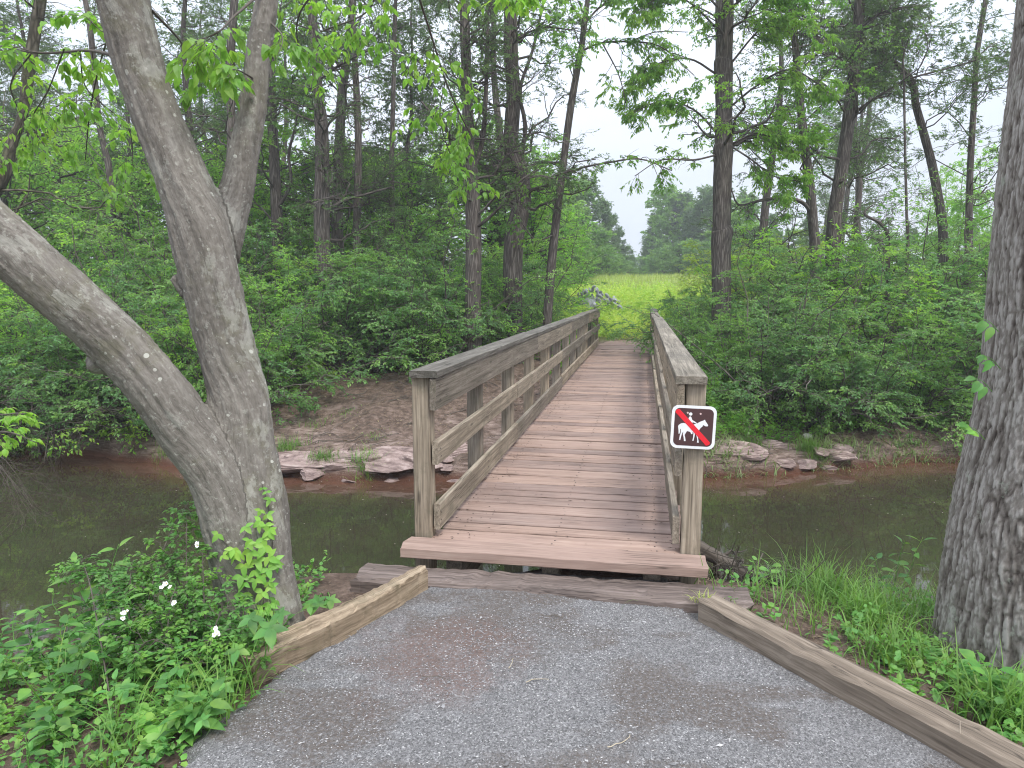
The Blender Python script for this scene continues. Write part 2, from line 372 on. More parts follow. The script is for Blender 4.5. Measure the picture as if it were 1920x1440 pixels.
M_rail = wood_mat('weathered_rail_wood', (.12, .10, .075), (.27, .23, .18), (.42, .37, .30), algae=(.10, .10, .065))
M_cap = wood_mat('grey_cap_wood', (.08, .072, .06), (.18, .165, .14), (.30, .28, .245), algae=(.06, .06, .045))
M_deck = wood_mat('deck_wood', (.19, .135, .112), (.295, .218, .185), (.39, .305, .265), stain=(.31, .215, .18), stain_amt=.45, grain=45)
M_sill = wood_mat('old_tie_wood', (.07, .055, .05), (.20, .16, .14), (.34, .28, .25), grain=38, bmp=1.)
M_tim = wood_mat('edging_wood', (.10, .075, .05), (.26, .205, .145), (.42, .35, .26), grain=34, bmp=1., algae=(.10, .09, .05))
M_timr = wood_mat('edging_wood_grey', (.075, .062, .05), (.185, .155, .125), (.30, .26, .215), grain=34, bmp=1.)

# ------------------------------------------------------------------ terrain
WZ = -1.26
def shore_near(x): return 5.0 + .16*np.sin(.9*x+.5) + .22*np.clip(x-1, 0, 4) - .13*np.clip(-x-1, 0, 6) + .12*vnoise(x*1.7, x*0+3)
def shore_far(x):
    return 10.25 + np.minimum(.36*np.clip(-x-3.0, 0, 20), 5) + np.minimum(.32*np.clip(x-3.4, 0, 20), 5) + .28*fbm(x*.8, x*0+9, o=3, s=4)
def H(x, y):
    x = np.asarray(x, float); y = np.asarray(y, float)
    d = shore_near(x) - y; xc = .1 + .12*np.clip(3-y, 0, 3)
    lat = np.clip(np.abs(x - xc) - 1.35, 0, 6)
    land = -.19 - .13*lat + .05*fbm(x*1.3, y*1.3, s=2)*np.clip(lat*3, 0, 1)
    land = land - .38*np.exp(-((x-1.5)**2/.22 + (y-4.75)**2/.16))
    wd = .8 + .7*sm(0, 1, lat)
    zn = np.where(d > 0, -1.36 + (land + 1.36) * sm(0, 1, d/wd), -1.36 - .4*sm(0, 1.5, -d))
    e = y - shore_far(x)
    nz = fbm(x*.9, y*.9, s=7); n2 = fbm(x*4, y*4, s=11)
    zf = -1.36 + .36*sm(0, .45, e) + .74*sm(.2, 4.4, e) + .26*sm(3, 9, e) + (.13*nz + .05*n2) * sm(0, .8, e) * (1-sm(9, 12, e)) + .05*nz*sm(9, 12, e)
    zf = np.where(e > 0, zf, -1.36 - .4*sm(0, 1.5, -e))
    # layered rock ledges near the water
    q = np.round(zf*7 + .6*nz)/7; zf = zf + (q - zf) * .5 * sm(0, .1, e) * (1-sm(1.0, 2.0, e))
    zf = zf + 2.1*sm(24, 62, y) * sm(-14, 0, x+8) + .6*sm(18, 40, y)
    bx = x - .243; by = y - 4.16; tt = bx*.1822 + by*.9833; ss = bx*.9833 - by*.1822     # land meets the deck at its far end
    flat = sm(15.2, 16.8, tt) * (1 - sm(17, 24, tt)) * (1 - sm(1.4, 3.2, np.abs(ss)))
    zf = zf * (1-flat) + (-.04) * flat
    return np.where(y < 7.6, zn, zf)
def axis(lo, hi, a, b, step, g=1.12):
    c = list(np.arange(a, b, step)); s = step; v = a
    pre = []
    while v > lo: s *= g; v -= s; pre.append(v)
    s = step; v = c[-1]
    while v < hi: s *= g; v += s; c.append(v)
    return np.array(pre[::-1] + c)
gx = axis(-600, 600, -11, 11, .09); gy = axis(-300, 900, -1, 24, .09)
X, Y = np.meshgrid(gx, gy); Z = H(X, Y)
A = Acc(); nx, ny = len(gx), len(gy)
i = np.arange(nx-1)[None, :] + np.arange(ny-1)[:, None]*nx
A.add(np.stack([X, Y, Z], -1), None, np.stack([i, i+1, i+nx+1, i+nx], -1).reshape(-1, 4))
m, n, pb, out = newmat('ground_soil'); tcn = N(n, 'ShaderNodeTexCoord'); ov = tcn.outputs['Object']
sx = N(n, 'ShaderNodeSeparateXYZ'); n.links.new(ov, sx.inputs[0])
soil = ramp(n, noise(n, ov, 9, 7, .7), [(.32, (.05, .035, .027)), (.5, (.12, .085, .066)), (.68, (.23, .17, .14))])
rock = ramp(n, noise(n, mapping(n, ov, (3, 3, 22)), 1.5, 7, .65, .7), [(.34, (.07, .048, .038)), (.5, (.18, .13, .108)), (.66, (.32, .25, .215))])
soil2 = mixc(n, ramp(n, math_(n, 'ADD', noise(n, ov, 1.6, 5), math_(n, 'MULTIPLY', sx.outputs['Z'], -.42)), [(.80, (0, 0, 0)), (.90, (1, 1, 1))]), soil, rock)
mud = mixc(n, ramp(n, sx.outputs['Z'], [(0, (1, 1, 1)), (1, (0, 0, 0))]), soil2, soil2)
wet = N(n, 'ShaderNodeMapRange'); n.links.new(sx.outputs['Z'], wet.inputs[0]); wet.inputs[1].default_value = -1.12; wet.inputs[2].default_value = -1.22
col = mixc(n, wet.outputs[0], soil2, (.10, .048, .032))
# litter flecks of dead leaves
vo = N(n, 'ShaderNodeTexVoronoi', Scale=42.0); n.links.new(ov, vo.inputs['Vector'])
fl = math_(n, 'MULTIPLY', math_(n, 'LESS_THAN', vo.outputs['Distance'], .3), ramp(n, noise(n, ov, 2.3, 3), [(.45, (0, 0, 0)), (.6, (1, 1, 1))]))
col = mixc(n, math_(n, 'MULTIPLY', fl, .55), col, ramp(n, vo.outputs['Color'], [(0, (.12, .08, .05)), (1, (.38, .29, .22))]))
# meadow soil turns green with distance from the stream
fy = N(n, 'ShaderNodeMapRange'); n.links.new(sx.outputs['Y'], fy.inputs[0]); fy.inputs[1].default_value = 22; fy.inputs[2].default_value = 26
col = mixc(n, fy.outputs[0], col, ramp(n, noise(n, ov, .6, 6), [(.3, (.12, .19, .035)), (.7, (.24, .31, .06))]))
n.links.new(col, pb.inputs['Base Color']); pb.inputs['Roughness'].default_value = .92; pb.inputs['Specular IOR Level'].default_value = .2
b1 = bump(n, pb, noise(n, ov, 14, 8, .7), .8, .05); bump(n, pb, noise(n, mapping(n, ov, (5, 5, 30)), 1.4, 6, .7), .5, .05, b1)
gnd = A.obj('ground', m, smooth=True); tag(gnd, kind='structure')

# water
A = Acc(); wx = np.arange(-40, 40.01, .25); wy = np.arange(3, 18, .25); X, Y = np.meshgrid(wx, wy)
Zw = np.full_like(X, WZ); nx = len(wx); i = np.arange(nx-1)[None, :] + np.arange(len(wy)-1)[:, None]*nx
dep = np.clip(WZ - H(X, Y), 0, 1)
A.add(np.stack([X, Y, Zw], -1), None, np.stack([i, i+1, i+nx+1, i+nx], -1).reshape(-1, 4), np.stack([dep, dep, dep], -1))
m, n, pb, out = newmat('creek_water'); tcn = N(n, 'ShaderNodeTexCoord'); ov = tcn.outputs['Object']
dp = N(n, 'ShaderNodeAttribute', attribute_name='gc'); sp_ = N(n, 'ShaderNodeSeparateXYZ'); n.links.new(dp.outputs['Vector'], sp_.inputs[0])
dd = math_(n, 'ADD', sp_.outputs[0], math_(n, 'MULTIPLY', math_(n, 'SUBTRACT', noise(n, ov, 1.2, 5, .6), .5), .35))
col = ramp(n, dd, [(.05, (.10, .046, .03)), (.3, (.050, .038, .025)), (.5, (.034, .033, .020))])
col = mixc(n, math_(n, 'MULTIPLY', ramp(n, noise(n, mapping(n, ov, (1, 2.2, 1)), 1.3, 6, .65), [(.45, (0, 0, 0)), (.75, (1, 1, 1))]), .5), col, (.050, .046, .027))
n.links.new(col, pb.inputs['Base Color']); pb.inputs['Roughness'].default_value = .012; pb.inputs['IOR'].default_value = 1.4
b1 = bump(n, pb, noise(n, mapping(n, ov, (1, 2.6, 1)), 2.2, 3, .5), .011, .05); bump(n, pb, noise(n, mapping(n, ov, (1, 2, 1)), 11, 3, .5), .007, .02, b1)
wt = A.obj('water', m, smooth=True); tag(wt, kind='structure')
# floating specks
rng = np.random.default_rng(5); A = Acc(); n0 = 260
xs = rng.uniform(-8, 8, n0); ys = rng.uniform(5.4, 11, n0); pp = np.stack([xs, ys, np.full(n0, WZ+.004)], 1)
a = rng.uniform(0, 2*pi, n0); leafmesh(A, pp, np.stack([np.cos(a), np.sin(a), 0*a], 1), np.tile([0, 0, 1.], (n0, 1)), rng.uniform(.006, .028, n0), 'quad', .7, 0, 0)
tag(A.obj('floating_litter', plain('pale_litter', (.45, .42, .34))), 'pale specks and petals floating on the brown creek', 'litter', kind='stuff')

# gravel path (near) and trail (far)
RT = np.array([.671, -1.15, 0]); RT = RT/np.linalg.norm(RT)
def path_edge(y):
    # left, right edge of the gravel for a given y
    l = np.interp(y, [-6, 1.0, 2.3, 3.0, 3.86, 4.2], [-1.5, -1.4, -1.24, -1.0, -.47, -.47])
    r = np.interp(y, [-6, 1.2, 2.4, 3.5, 4.2], [2.3, 2.2, 1.52, .93, .93])
    return l, r
A = Acc(); ys = np.concatenate([np.arange(-6, 1, .3), np.arange(1, 4.06, .03)]); us = np.linspace(-.06, 1.05, 90)
YY, UU = np.meshgrid(ys, us, indexing='ij'); l, r = path_edge(YY)
l = l + .05*vnoise(YY*5, YY*0+2)*(YY < 2.95) + .02*vnoise(YY*20, YY*0)
XX = l + (r-l)*UU
def gravel_z(x, y): return -.145 + .012*fbm(x*2, y*2, s=3) + .03*sm(3.3, 3.95, y)*(1-sm(.1, .7, x)) - .02*sm(3.2, 1.5, y)
ZZ = gravel_z(XX, YY) + .003*vnoise(XX*40, YY*40) - .10*(np.clip(-UU-.0, 0, 1)/.06) - .02*(UU > 1.0)
YY2 = YY - .0 
nx = len(us); i = np.arange(nx-1)[None, :] + np.arange(len(ys)-1)[:, None]*nx
A.add(np.stack([XX, YY2, ZZ], -1), None, np.stack([i, i+1, i+nx+1, i+nx], -1).reshape(-1, 4))
def gravel_nodes(name, stone=1.):
    m, n, pb, out = newmat(name); ov = N(n, 'ShaderNodeTexCoord').outputs['Object']
    v1 = N(n, 'ShaderNodeTexVoronoi', Scale=140.0, Randomness=1.0); n.links.new(ov, v1.inputs['Vector'])
    v2 = N(n, 'ShaderNodeTexVoronoi', Scale=290.0); n.links.new(ov, v2.inputs['Vector'])
    c1 = ramp(n, v1.outputs['Color'], [(.1, (.052, .05, .05)), (.5, (.172, .168, .169)), (.8, (.29, .286, .288)), (.97, (.55, .545, .54))])
    c2 = ramp(n, v2.outputs['Color'], [(.1, (.055, .054, .055)), (.6, (.165, .162, .163)), (.95, (.42, .415, .41))])
    col = mixc(n, .45, c1, c2)
    dirt = ramp(n, noise(n, ov, 95, 5, .7), [(.3, (.055, .045, .038)), (.7, (.15, .12, .10))])
    red = ramp(n, noise(n, ov, 80, 5, .7), [(.3, (.09, .055, .045)), (.7, (.21, .14, .12))])
    big = noise(n, mapping(n, ov, (1.0, 1.6, 1)), 1.25, 5, .6, .4)
    fd = ramp(n, big, [(.48, (0, 0, 0)), (.56, (1, 1, 1))])
    # worn patch of reddish dirt carried off the bridge
    sx = N(n, 'ShaderNodeVectorMath', operation='DISTANCE'); n.links.new(mapping(n, ov, (1, .9, 0)), sx.inputs[0]); sx.inputs[1].default_value = (-.35, 2.85, 0)
    wv = math_(n, 'ADD', sx.outputs['Value'], math_(n, 'MULTIPLY', noise(n, ov, 3.5, 5, .65), 1.1))
    fr = ramp(n, wv, [(.72, (1, 1, 1)), (1.05, (0, 0, 0))])
    fl = ramp(n, noise(n, ov, 60, 3), [(.42, (0, 0, 0)), (.56, (1, 1, 1))])
    col = mixc(n, math_(n, 'MULTIPLY', fd, math_(n, 'ADD', math_(n, 'MULTIPLY', fl, .5), .35)), col, dirt)
    col = mixc(n, math_(n, 'MULTIPLY', fr, math_(n, 'ADD', math_(n, 'MULTIPLY', fl, .45), .35)), col, red)
    n.links.new(col, pb.inputs['Base Color']); pb.inputs['Roughness'].default_value = .85
    hh = math_(n, 'ADD', v1.outputs['Distance'], v2.outputs['Distance']); bump(n, pb, hh, .8, .006)
    return m
tag(A.obj('gravel_path', gravel_nodes('gravel'), smooth=True), kind='structure')
# loose stones
rng = np.random.default_rng(8); A = Acc(); n0 = 26000
ys_ = rng.uniform(1.9, 4.0, n0); l, r = path_edge(ys_); xs_ = l + (r-l)*rng.random(n0)
keep = (fbm(xs_*1.3, ys_*1.3, s=21) + .5*rng.random(n0)) > .1; xs_, ys_ = xs_[keep], ys_[keep]; n0 = len(xs_)
sz = rng.uniform(.0022, .0046, n0); big_ = rng.random(n0) < .006; sz[big_] *= 2.3
c = np.stack([xs_, ys_, gravel_z(xs_, ys_) + sz*.35], 1)
o8 = np.array([[1, 0, 0], [0, 1, 0], [-1, 0, 0], [0, -1, 0], [0, 0, 1], [0, 0, -1.]])
th = rng.uniform(0, 2*pi, n0); Rm = np.zeros((n0, 3, 3)); Rm[:, 0, 0] = np.cos(th); Rm[:, 0, 1] = -np.sin(th); Rm[:, 1, 0] = np.sin(th); Rm[:, 1, 1] = np.cos(th); Rm[:, 2, 2] = 1
sv3 = np.stack([rng.uniform(.8, 1.9, n0), rng.uniform(.5, 1, n0), rng.uniform(.35, .8, n0)], 1)
V = o8[None]*sv3[:, None]*sz[:, None, None]*rng.uniform(.75, 1.25, (n0, 6, 1)); V = np.einsum('nij,nkj->nki', Rm, V) + c[:, None]
b = (np.arange(n0)*6)[:, None]
A.add(V, np.concatenate([b+f for f in ([0, 1, 4], [1, 2, 4], [2, 3, 4], [3, 0, 4], [1, 0, 5], [2, 1, 5], [3, 2, 5], [0, 3, 5])]))
m, n, pb, out = newmat('loose_stone'); g = N(n, 'ShaderNodeNewGeometry')
n.links.new(ramp(n, g.outputs['Random Per Island'], [(0, (.09, .088, .09)), (.5, (.22, .217, .22)), (.85, (.33, .327, .33)), (1, (.50, .49, .48))]), pb.inputs['Base Color']); pb.inputs['Roughness'].default_value = .8
tag(A.obj('gravel', m), 'loose bluish grey gravel chips on the path', 'gravel', kind='stuff')

# ------------------------------------------------------------------ bridge
BO = np.array([.243, 4.16, 0]); BU = np.array([sin(radians(10.4)), cos(radians(10.4)), 0]); BR = np.array([BU[1], -BU[0], 0])
def bl(s, t, z=0.): return BO + BR*s + BU*t + np.array([0, 0, z])
br = empty('footbridge', (BO[0], BO[1], 0), 'weathered timber footbridge with railings and reddish plank deck over the creek', 'footbridge')
def bpart(acc, name, mat, label=None):
    o = acc.obj(name, mat, br, smooth=False, label=label); o.matrix_parent_inverse = br.matrix_world.inverted(); o.location = (-BO[0], -BO[1], 0); o.matrix_parent_inverse.identity(); return o
BL = 16.6
rng = np.random.default_rng(3); A = Acc(); t = .02; k = 0
while t < BL:
    wd = rng.choice([.14, .14, .185, .235, .19]) if t < 6 else rng.choice([.14, .14, .19])
    wd += rng.normal()*.003
    e0, e1 = rng.normal()*.012, rng.normal()*.012; z0, z1 = rng.normal()*.003, rng.normal()*.003
    board(A, bl(-.79+e0, t+wd/2, -.02+z0), bl(.79+e1, t+wd/2+rng.normal()*.002, -.02+z1), wd-.004, .04, .004, 100+k, rings=16, rough=.0010, ends=.006)
    t += wd + rng.uniform(.012, .024); k += 1
bpart(A, 'deck', M_deck)
A = Acc(); board(A, bl(-.895, -.105, -.022), bl(.90, -.10, -.022), .205, .062, .005, 31, rings=14, rough=.0012, ends=.006); bpart(A, 'threshold_plank', M_deck, 'thick worn plank at the foot of the deck')
for s in (-.6, 0, .6):
    A = Acc(); board(A, bl(s, -.06, -.19), bl(s, BL, -.19), .10, .29, .008, 41+int(s*10)); bpart(A, 'stringer', M_rail)
PT = [.07 + i*1.385 for i in range(13)]; PS = .815
for sgn in (-1, 1):
    for i, t in enumerate(PT):
        A = Acc(); s = sgn*(PS + rng.normal()*.003); lean = rng.normal()*.006
        board(A, bl(s, t, -.36), bl(s+lean, t, 1.018), .112, .112, .007, 200+i+50*(sgn > 0), up=BU, rings=10, rough=.0006)
        bpart(A, 'post', M_rail, 'post with a stained band near its top' if i == 0 else None)
    inn = sgn*(PS - .058 - .021)
    # sections of boards
    def run(name, z, w, h, sj, mat, cuts, s0, jz=.006, js=.004, first=0.0):
        a = first
        for q, b_ in enumerate(cuts):
            A = Acc(); dz = rng.normal()*jz if q else 0; ds = rng.normal()*js if q else 0
            board(A, bl(s0+ds, a, z+dz), bl(s0+ds, b_-.006, z+dz+rng.normal()*.003), w, h, .004, int(1000*abs(z))+q*7+(sgn > 0)*3+sj, rings=9, rough=.0006, bow=rng.normal()*.004, ends=.002)
            bpart(A, name, mat); a = b_
    run('cap_board', 1.042, .175, .044, 0, M_cap, [4.25, 8.4, 12.5, BL+.12] if sgn < 0 else [5.6, 9.8, 14.0, BL+.12], sgn*(PS-.022), first=-.02)
    run('top_rail', .918, .040, .196, 1, M_rail, [4.3, 8.45, 12.6, BL+.1] if sgn < 0 else [5.6, 9.8, 14.0, BL+.1], inn, first=-.012)
    run('middle_rail', .545, .040, .145, 2, M_rail, [2.85, 7.0, 11.15, BL+.1] if sgn < 0 else [4.2, 8.4, 12.5, BL+.1], inn, first=.02)
    run('curb_rail', .135, .040, .165, 3, M_rail, [2.9, 7.0, 11.2, BL+.05] if sgn < 0 else [1.55, 4.3, 8.4, 12.5, BL+.05], inn-.001*sgn, first=.035)

# bolts on rails
A = Acc()
rn = np.random.default_rng(12)
for t in np.arange(-.14, 9, .085):
    for s_ in (-.62, 0, .62):
        p = bl(s_+rn.normal()*.008, t+rn.normal()*.01, .0052 if t < -.02 else .0005); tubes(A, np.array([p, p+[0, 0, .0025]]), np.array([.0055, .005]), 6, cap=True)
for sgn in (-1, 1):
    for t in PT:
        for z in (.96, .88, .57, .52, .16, .11):
            p = bl(sgn*(PS-.058-.0445), t+rng.normal()*.008, z); tubes(A, np.array([p, p-BR*sgn*.003]), np.array([.006, .005]), 6, cap=True)
tag(bpart(A, 'nail_heads', plain('rusty_steel', (.12, .09, .075), .6)), kind='stuff')

# sill timber and edging timbers
A = Acc(); board(A, bl(-1.11, -.315, -.215), bl(1.12, -.275, -.215), .245, .23, .022, 61, rings=50, rough=.0035, ends=.012)
tag(A.obj('sill_timber', M_sill), 'thick dark weathered railway-tie beam lying across the path under the bridge lip', 'timber')
def timber(name, p0, p1, w, h, mat, label, seed, taper=1., curve=0.):
    A = Acc(); p0, p1 = np.array(p0, float), np.array(p1, float)
    board(A, p0, p1, w, h, .014, seed, rings=46, rough=.003, ends=.01)
    V = A.V[0]; d = nrm(p1-p0); L = np.linalg.norm(p1-p0); rt = np.cross(d, [0, 0, 1.])
    for arr in A.V:
        s = np.clip(((arr-p0) @ d)/L, 0, 1); off = (arr-p0) @ rt
        arr += rt[None]*(off*(taper**s-1) + curve*np.sin(s*pi) + .006*fbm(s*9, off*20, s=seed))[:, None]
        arr[:, 2] += .0035*fbm(s*6+3, off*12, s=seed+1) + .003*fbm(s*25, off*60, s=seed+2)
    return tag(A.obj(name, mat), label, 'timber', 'timbers edging the gravel')
timber('edging_timber', (-1.20, 2.98, -.155), (-.50, 3.86, -.105), .15, .20, M_tim, 'short tan timber with a split end edging the gravel beside the forked tree', 71, .55, .03)
timber('edging_timber', (2.53, 1.0, -.165), (1.03, 3.56, -.135), .155, .17, M_timr, 'long cracked grey-brown timber edging the gravel beside the big straight tree', 72, .92, .0)

# ------------------------------------------------------------------ sign
ZC = (728, 728); SS = .25/985
so = bl(.815, 0, 0); sc_ = atY(1300, 801, so[1]-.02); 
sign = empty('no_horses_sign', tuple(sc_), 'square brown sign with white border, white horse and rider and red slash', 'sign')
sign.rotation_euler = (0, radians(2.0), -radians(10.4) * .6)
def flat(poly, y0, th, name, mat):
    bm = bmesh.new(); vs = [bm.verts.new(((x-ZC[0])*SS, y0, -(y-ZC[1])*SS)) for x, y in poly]
    f = bm.faces.new(vs); r = bmesh.ops.extrude_face_region(bm, geom=[f])
    for v in [e for e in r['geom'] if isinstance(e, bmesh.types.BMVert)]: v.co.y -= th
    bmesh.ops.recalc_face_normals(bm, faces=bm.faces); bmesh.ops.triangulate(bm, faces=[f for f in bm.faces if len(f.verts) > 4])
    me = bpy.data.meshes.new(name); bm.to_mesh(me); me.materials.append(mat); o = bpy.data.objects.new(name, me); COL.objects.link(o); o.parent = sign; return o
def rr(cx, cy, hw, rad, n=8):
    out = []
    for (sx_, sy_, a0) in ((1, 1, 0), (-1, 1, 90), (-1, -1, 180), (1, -1, 270)):
        for k in range(n+1):
            a = radians(a0 + 90*k/n); out.append((cx+sx_*(hw-rad)+cos(a)*rad, cy+sy_*(hw-rad)+sin(a)*rad))
    return out
def circ(cx, cy, r, n=20): return [(cx+r*cos(2*pi*k/n), cy+r*sin(2*pi*k/n)) for k in range(n)]
M_sw = plain('sign_white', (.82, .83, .84), .35); M_sb = plain('sign_brown', (.075, .035, .035), .35); M_sr = plain('sign_red', (.78, .02, .035), .35); M_sc = plain('screw_head', (.75, .55, .52), .4)
flat(rr(728, 728, 492, 150), .0, .003, 'border', M_sw)
flat(rr(728, 728, 428, 110), -.003, .0008, 'panel', M_sb)
horse = [(970, 538), (984, 575), (1050, 662), (1036, 690), (990, 690), (935, 662), (925, 700), (890, 730), (858, 780), (850, 840), (840, 900), (848, 980), (862, 1035), (866, 1075), (828, 1070), (836, 1020), (805, 910), (790, 860), (772, 870), (762, 960), (748, 1038), (724, 1036), (736, 960), (738, 845), (716, 840), (716, 882), (690, 886), (676, 860), (665, 835), (590, 820), (566, 870), (545, 912), (562, 970), (578, 1050), (540, 1056), (526, 970), (504, 900), (512, 840), (492, 868), (474, 930), (456, 1032), (430, 1032), (440, 930), (456, 870), (452, 780), (440, 780), (436, 850), (428, 890), (410, 892), (405, 820), (388, 720), (400, 690), (450, 652), (500, 640), (580, 650), (660, 668), (740, 660), (800, 635), (870, 592), (935, 562)]
flat(horse, -.0038, .0006, 'horse_symbol', M_sw)
flat([(608, 520), (622, 490), (644, 480), (666, 496), (692, 562), (745, 590), (800, 628), (792, 640), (742, 626), (700, 606), (700, 640), (720, 680), (720, 760), (700, 770), (670, 680), (620, 640), (610, 570)], -.0044, .0006, 'rider_symbol', M_sw)
flat(circ(648, 428, 37), -.0038, .0006, 'rider_head', M_sw)
flat([(306, 398), (316, 360), (350, 330), (400, 328), (1112, 1052), (1108, 1090), (1080, 1118), (1030, 1132)], -.0052, .0006, 'red_slash', M_sr)
for c_ in ((580, 402), (865, 412)): flat(circ(c_[0], c_[1], 21, 12), -.0038, .003, 'screw', M_sc)

# ------------------------------------------------------------------ near forked tree (left)
RS = [1.0]
def px3(l, wide=False):   # [(px,py,Y,radius px)] -> rows x,y,z,r
    out = []
    for px, py, Y_, r in l:
        p = atY(px, py, Y_); out.append([*p, r*np.linalg.norm(p-EYE)/F*.985*RS[0]*(1 if wide else float(nrm(p-EYE)@np.array([0, _cp, -_sp]))**1.7)])
    return np.array(out)
def remeshed_tree(paths, voxel, name, nseg=60):
    A = Acc(); sk = []
    for pth in paths:
        q = smooth_path(pth, nseg); tubes(A, q[:, :3], q[:, 3], 24, cap=True)
        arc = np.concatenate([[0], np.cumsum(np.linalg.norm(np.diff(q[:, :3], axis=0), axis=1))]); sk.append((q, arc))
    me = A.mesh(name+'_raw', None); o = bpy.data.objects.new(name+'_raw', me); COL.objects.link(o)
    md = o.modifiers.new('r', 'REMESH'); md.mode = 'VOXEL'; md.voxel_size = voxel
    ms = o.modifiers.new('s', 'SMOOTH'); ms.factor = .5; ms.iterations = 14
    dg = bpy.context.evaluated_depsgraph_get(); dg.update(); ev = o.evaluated_get(dg)
    m2 = bpy.data.meshes.new_from_object(ev); bpy.data.objects.remove(o); bpy.data.meshes.remove(me)
    V = np.zeros(len(m2.vertices)*3, np.float32); m2.vertices.foreach_get('co', V); V = V.reshape(-1, 3).astype(float)
    Nn = np.zeros(len(V)*3, np.float32); m2.vertices.foreach_get('normal', Nn); Nn = Nn.reshape(-1, 3).astype(float)
    best = np.full(len(V), 1e9); arcv = np.zeros(len(V)); ang = np.zeros(len(V)); rad = np.zeros(len(V)); bidv = np.zeros(len(V))
    for si, (q, arc) in enumerate(sk):
        T = nrm(np.gradient(q[:, :3], axis=0)); U = nrm(np.cross(T, [0., 1., 0.3])); W = np.cross(T, U)
        for s0 in range(0, len(V), 20000):
            v = V[s0:s0+20000]; D = np.linalg.norm(v[:, None]-q[None, :, :3], axis=2)/q[None, :, 3]; k = D.argmin(1); dm = D[np.arange(len(v)), k]
            up = dm < best[s0:s0+20000]; rel = v - q[k, :3]; al = (rel*T[k]).sum(1)
            a = np.arctan2((rel*W[k]).sum(1), (rel*U[k]).sum(1)); ii = np.arange(len(v))[up]
            best[s0+ii] = dm[up]; arcv[s0+ii] = (arc[k]+al)[up]; ang[s0+ii] = a[up]; rad[s0+ii] = q[k, 3][up]; bidv[s0+ii] = si
    return m2, V, Nn, arcv, ang, rad, bidv
def finish_tree_mesh(m2, V, G, mat, name, parent):
    m2.vertices.foreach_set('co', V.astype(np.float32).ravel())
    at = m2.attributes.new('gc', 'FLOAT_VECTOR', 'POINT'); at.data.foreach_set('vector', G.astype(np.float32).ravel())
    m2.polygons.foreach_set('use_smooth', np.ones(len(m2.polygons), bool)); m2.materials.clear(); m2.materials.append(mat); m2.update()
    o = bpy.data.objects.new(name, m2); COL.objects.link(o); o.parent = parent; return o
Y0 = 3.62
RS[0] = .92
lt_main = px3([(522, 1260, 3.50, 80), (508, 1165, 3.52, 68), (482, 1050, 3.56, 72), (478, 950, 3.60, 66), (462, 860, 3.62, 62), (448, 755, 3.64, 63), (432, 680, 3.64, 61), (412, 600, 3.63, 62), (391, 500, 3.62, 66), (377, 430, 3.62, 66), (350, 350, 3.62, 61), (322, 280, 3.62, 58), (289, 200, 3.6, 56), (259, 110, 3.58, 59), (232, 0, 3.55, 62), (200, -140, 3.5, 60), (170, -330, 3.4, 50), (170, -600, 3.3, 38)])
lt_rb = px3([(392, 560, 3.64, 44), (412, 470, 3.68, 42), (432, 405, 3.71, 36), (448, 340, 3.74, 34), (461, 270, 3.76, 32), (474, 200, 3.78, 29), (484, 100, 3.8, 27), (500, 0, 3.82, 27), (515, -140, 3.85, 25), (520, -330, 3.95, 20), (560, -560, 4.1, 15)])
lt_ll = px3([(500, 1240, 3.5, 64), (470, 1120, 3.52, 66), (441, 1010, 3.52, 62), (408, 900, 3.5, 60), (366, 832, 3.47, 62), (314, 752, 3.43, 64), (240, 665, 3.38, 63), (168, 595, 3.32, 64), (92, 530, 3.26, 66), (12, 460, 3.2, 69), (-70, 385, 3.14, 70), (-180, 260, 3.1, 62), (-330, 30, 3.0, 50), (-450, -250, 3.0, 38)])
lt_knob = px3([(235, 670, 3.37, 46), (196, 676, 3.37, 34), (172, 688, 3.38, 20)])
lt_stub = px3([(350, 545, 3.6, 20), (332, 528, 3.58, 12), (322, 520, 3.57, 9)])
RS[0] = 1.0
m2, V, Nn, arcv, ang, rad, bidv = remeshed_tree([lt_main, lt_rb, lt_ll, lt_knob, lt_stub], .011, 'forked')
tw = ang*1.0 + arcv*.55 + 1.2*fbm(arcv*.7, bidv*5, s=5)
bmpn0 = fbm(V[:, 0]*2, V[:, 1]*2, V[:, 2]*1.1, 3, 23)
fl = (np.cos(3*tw)*.45 + .55*np.sin(2*tw + .6) + .22*np.cos(5*tw+1.3)*sm(-.2, .5, bmpn0))
bmpn = fbm(V[:, 0]*6, V[:, 1]*6, V[:, 2]*2.2, 4, 3)
rd = fbm(np.cos(tw)*7, np.sin(tw)*7, arcv*1.3, 4, 9)
V = V + Nn*(rad*.085*fl + rad*.06*rd + rad*.08*bmpn + .0015*fbm(np.cos(tw)*30, np.sin(tw)*30, arcv*9, 3, 77)*4 + .004*fbm(V[:, 0]*60, V[:, 1]*60, V[:, 2]*22, 3, 8))[:, None]
G = np.stack([arcv+bidv*3.7, np.cos(tw)*rad, np.sin(tw)*rad], 1)
lt = empty('forked_tree', (0, 0, 0), 'big smooth grey tree with three leaning limbs and lichen spots beside the path', 'tree')
base = atZ(490, 1185, -.3); lt.location = tuple(base)
def under(o, root): o.parent = root; o.location = (-root.location[0], -root.location[1], -root.location[2]); return o
under(finish_tree_mesh(m2, V, G, M_smooth, 'trunk', lt), lt)

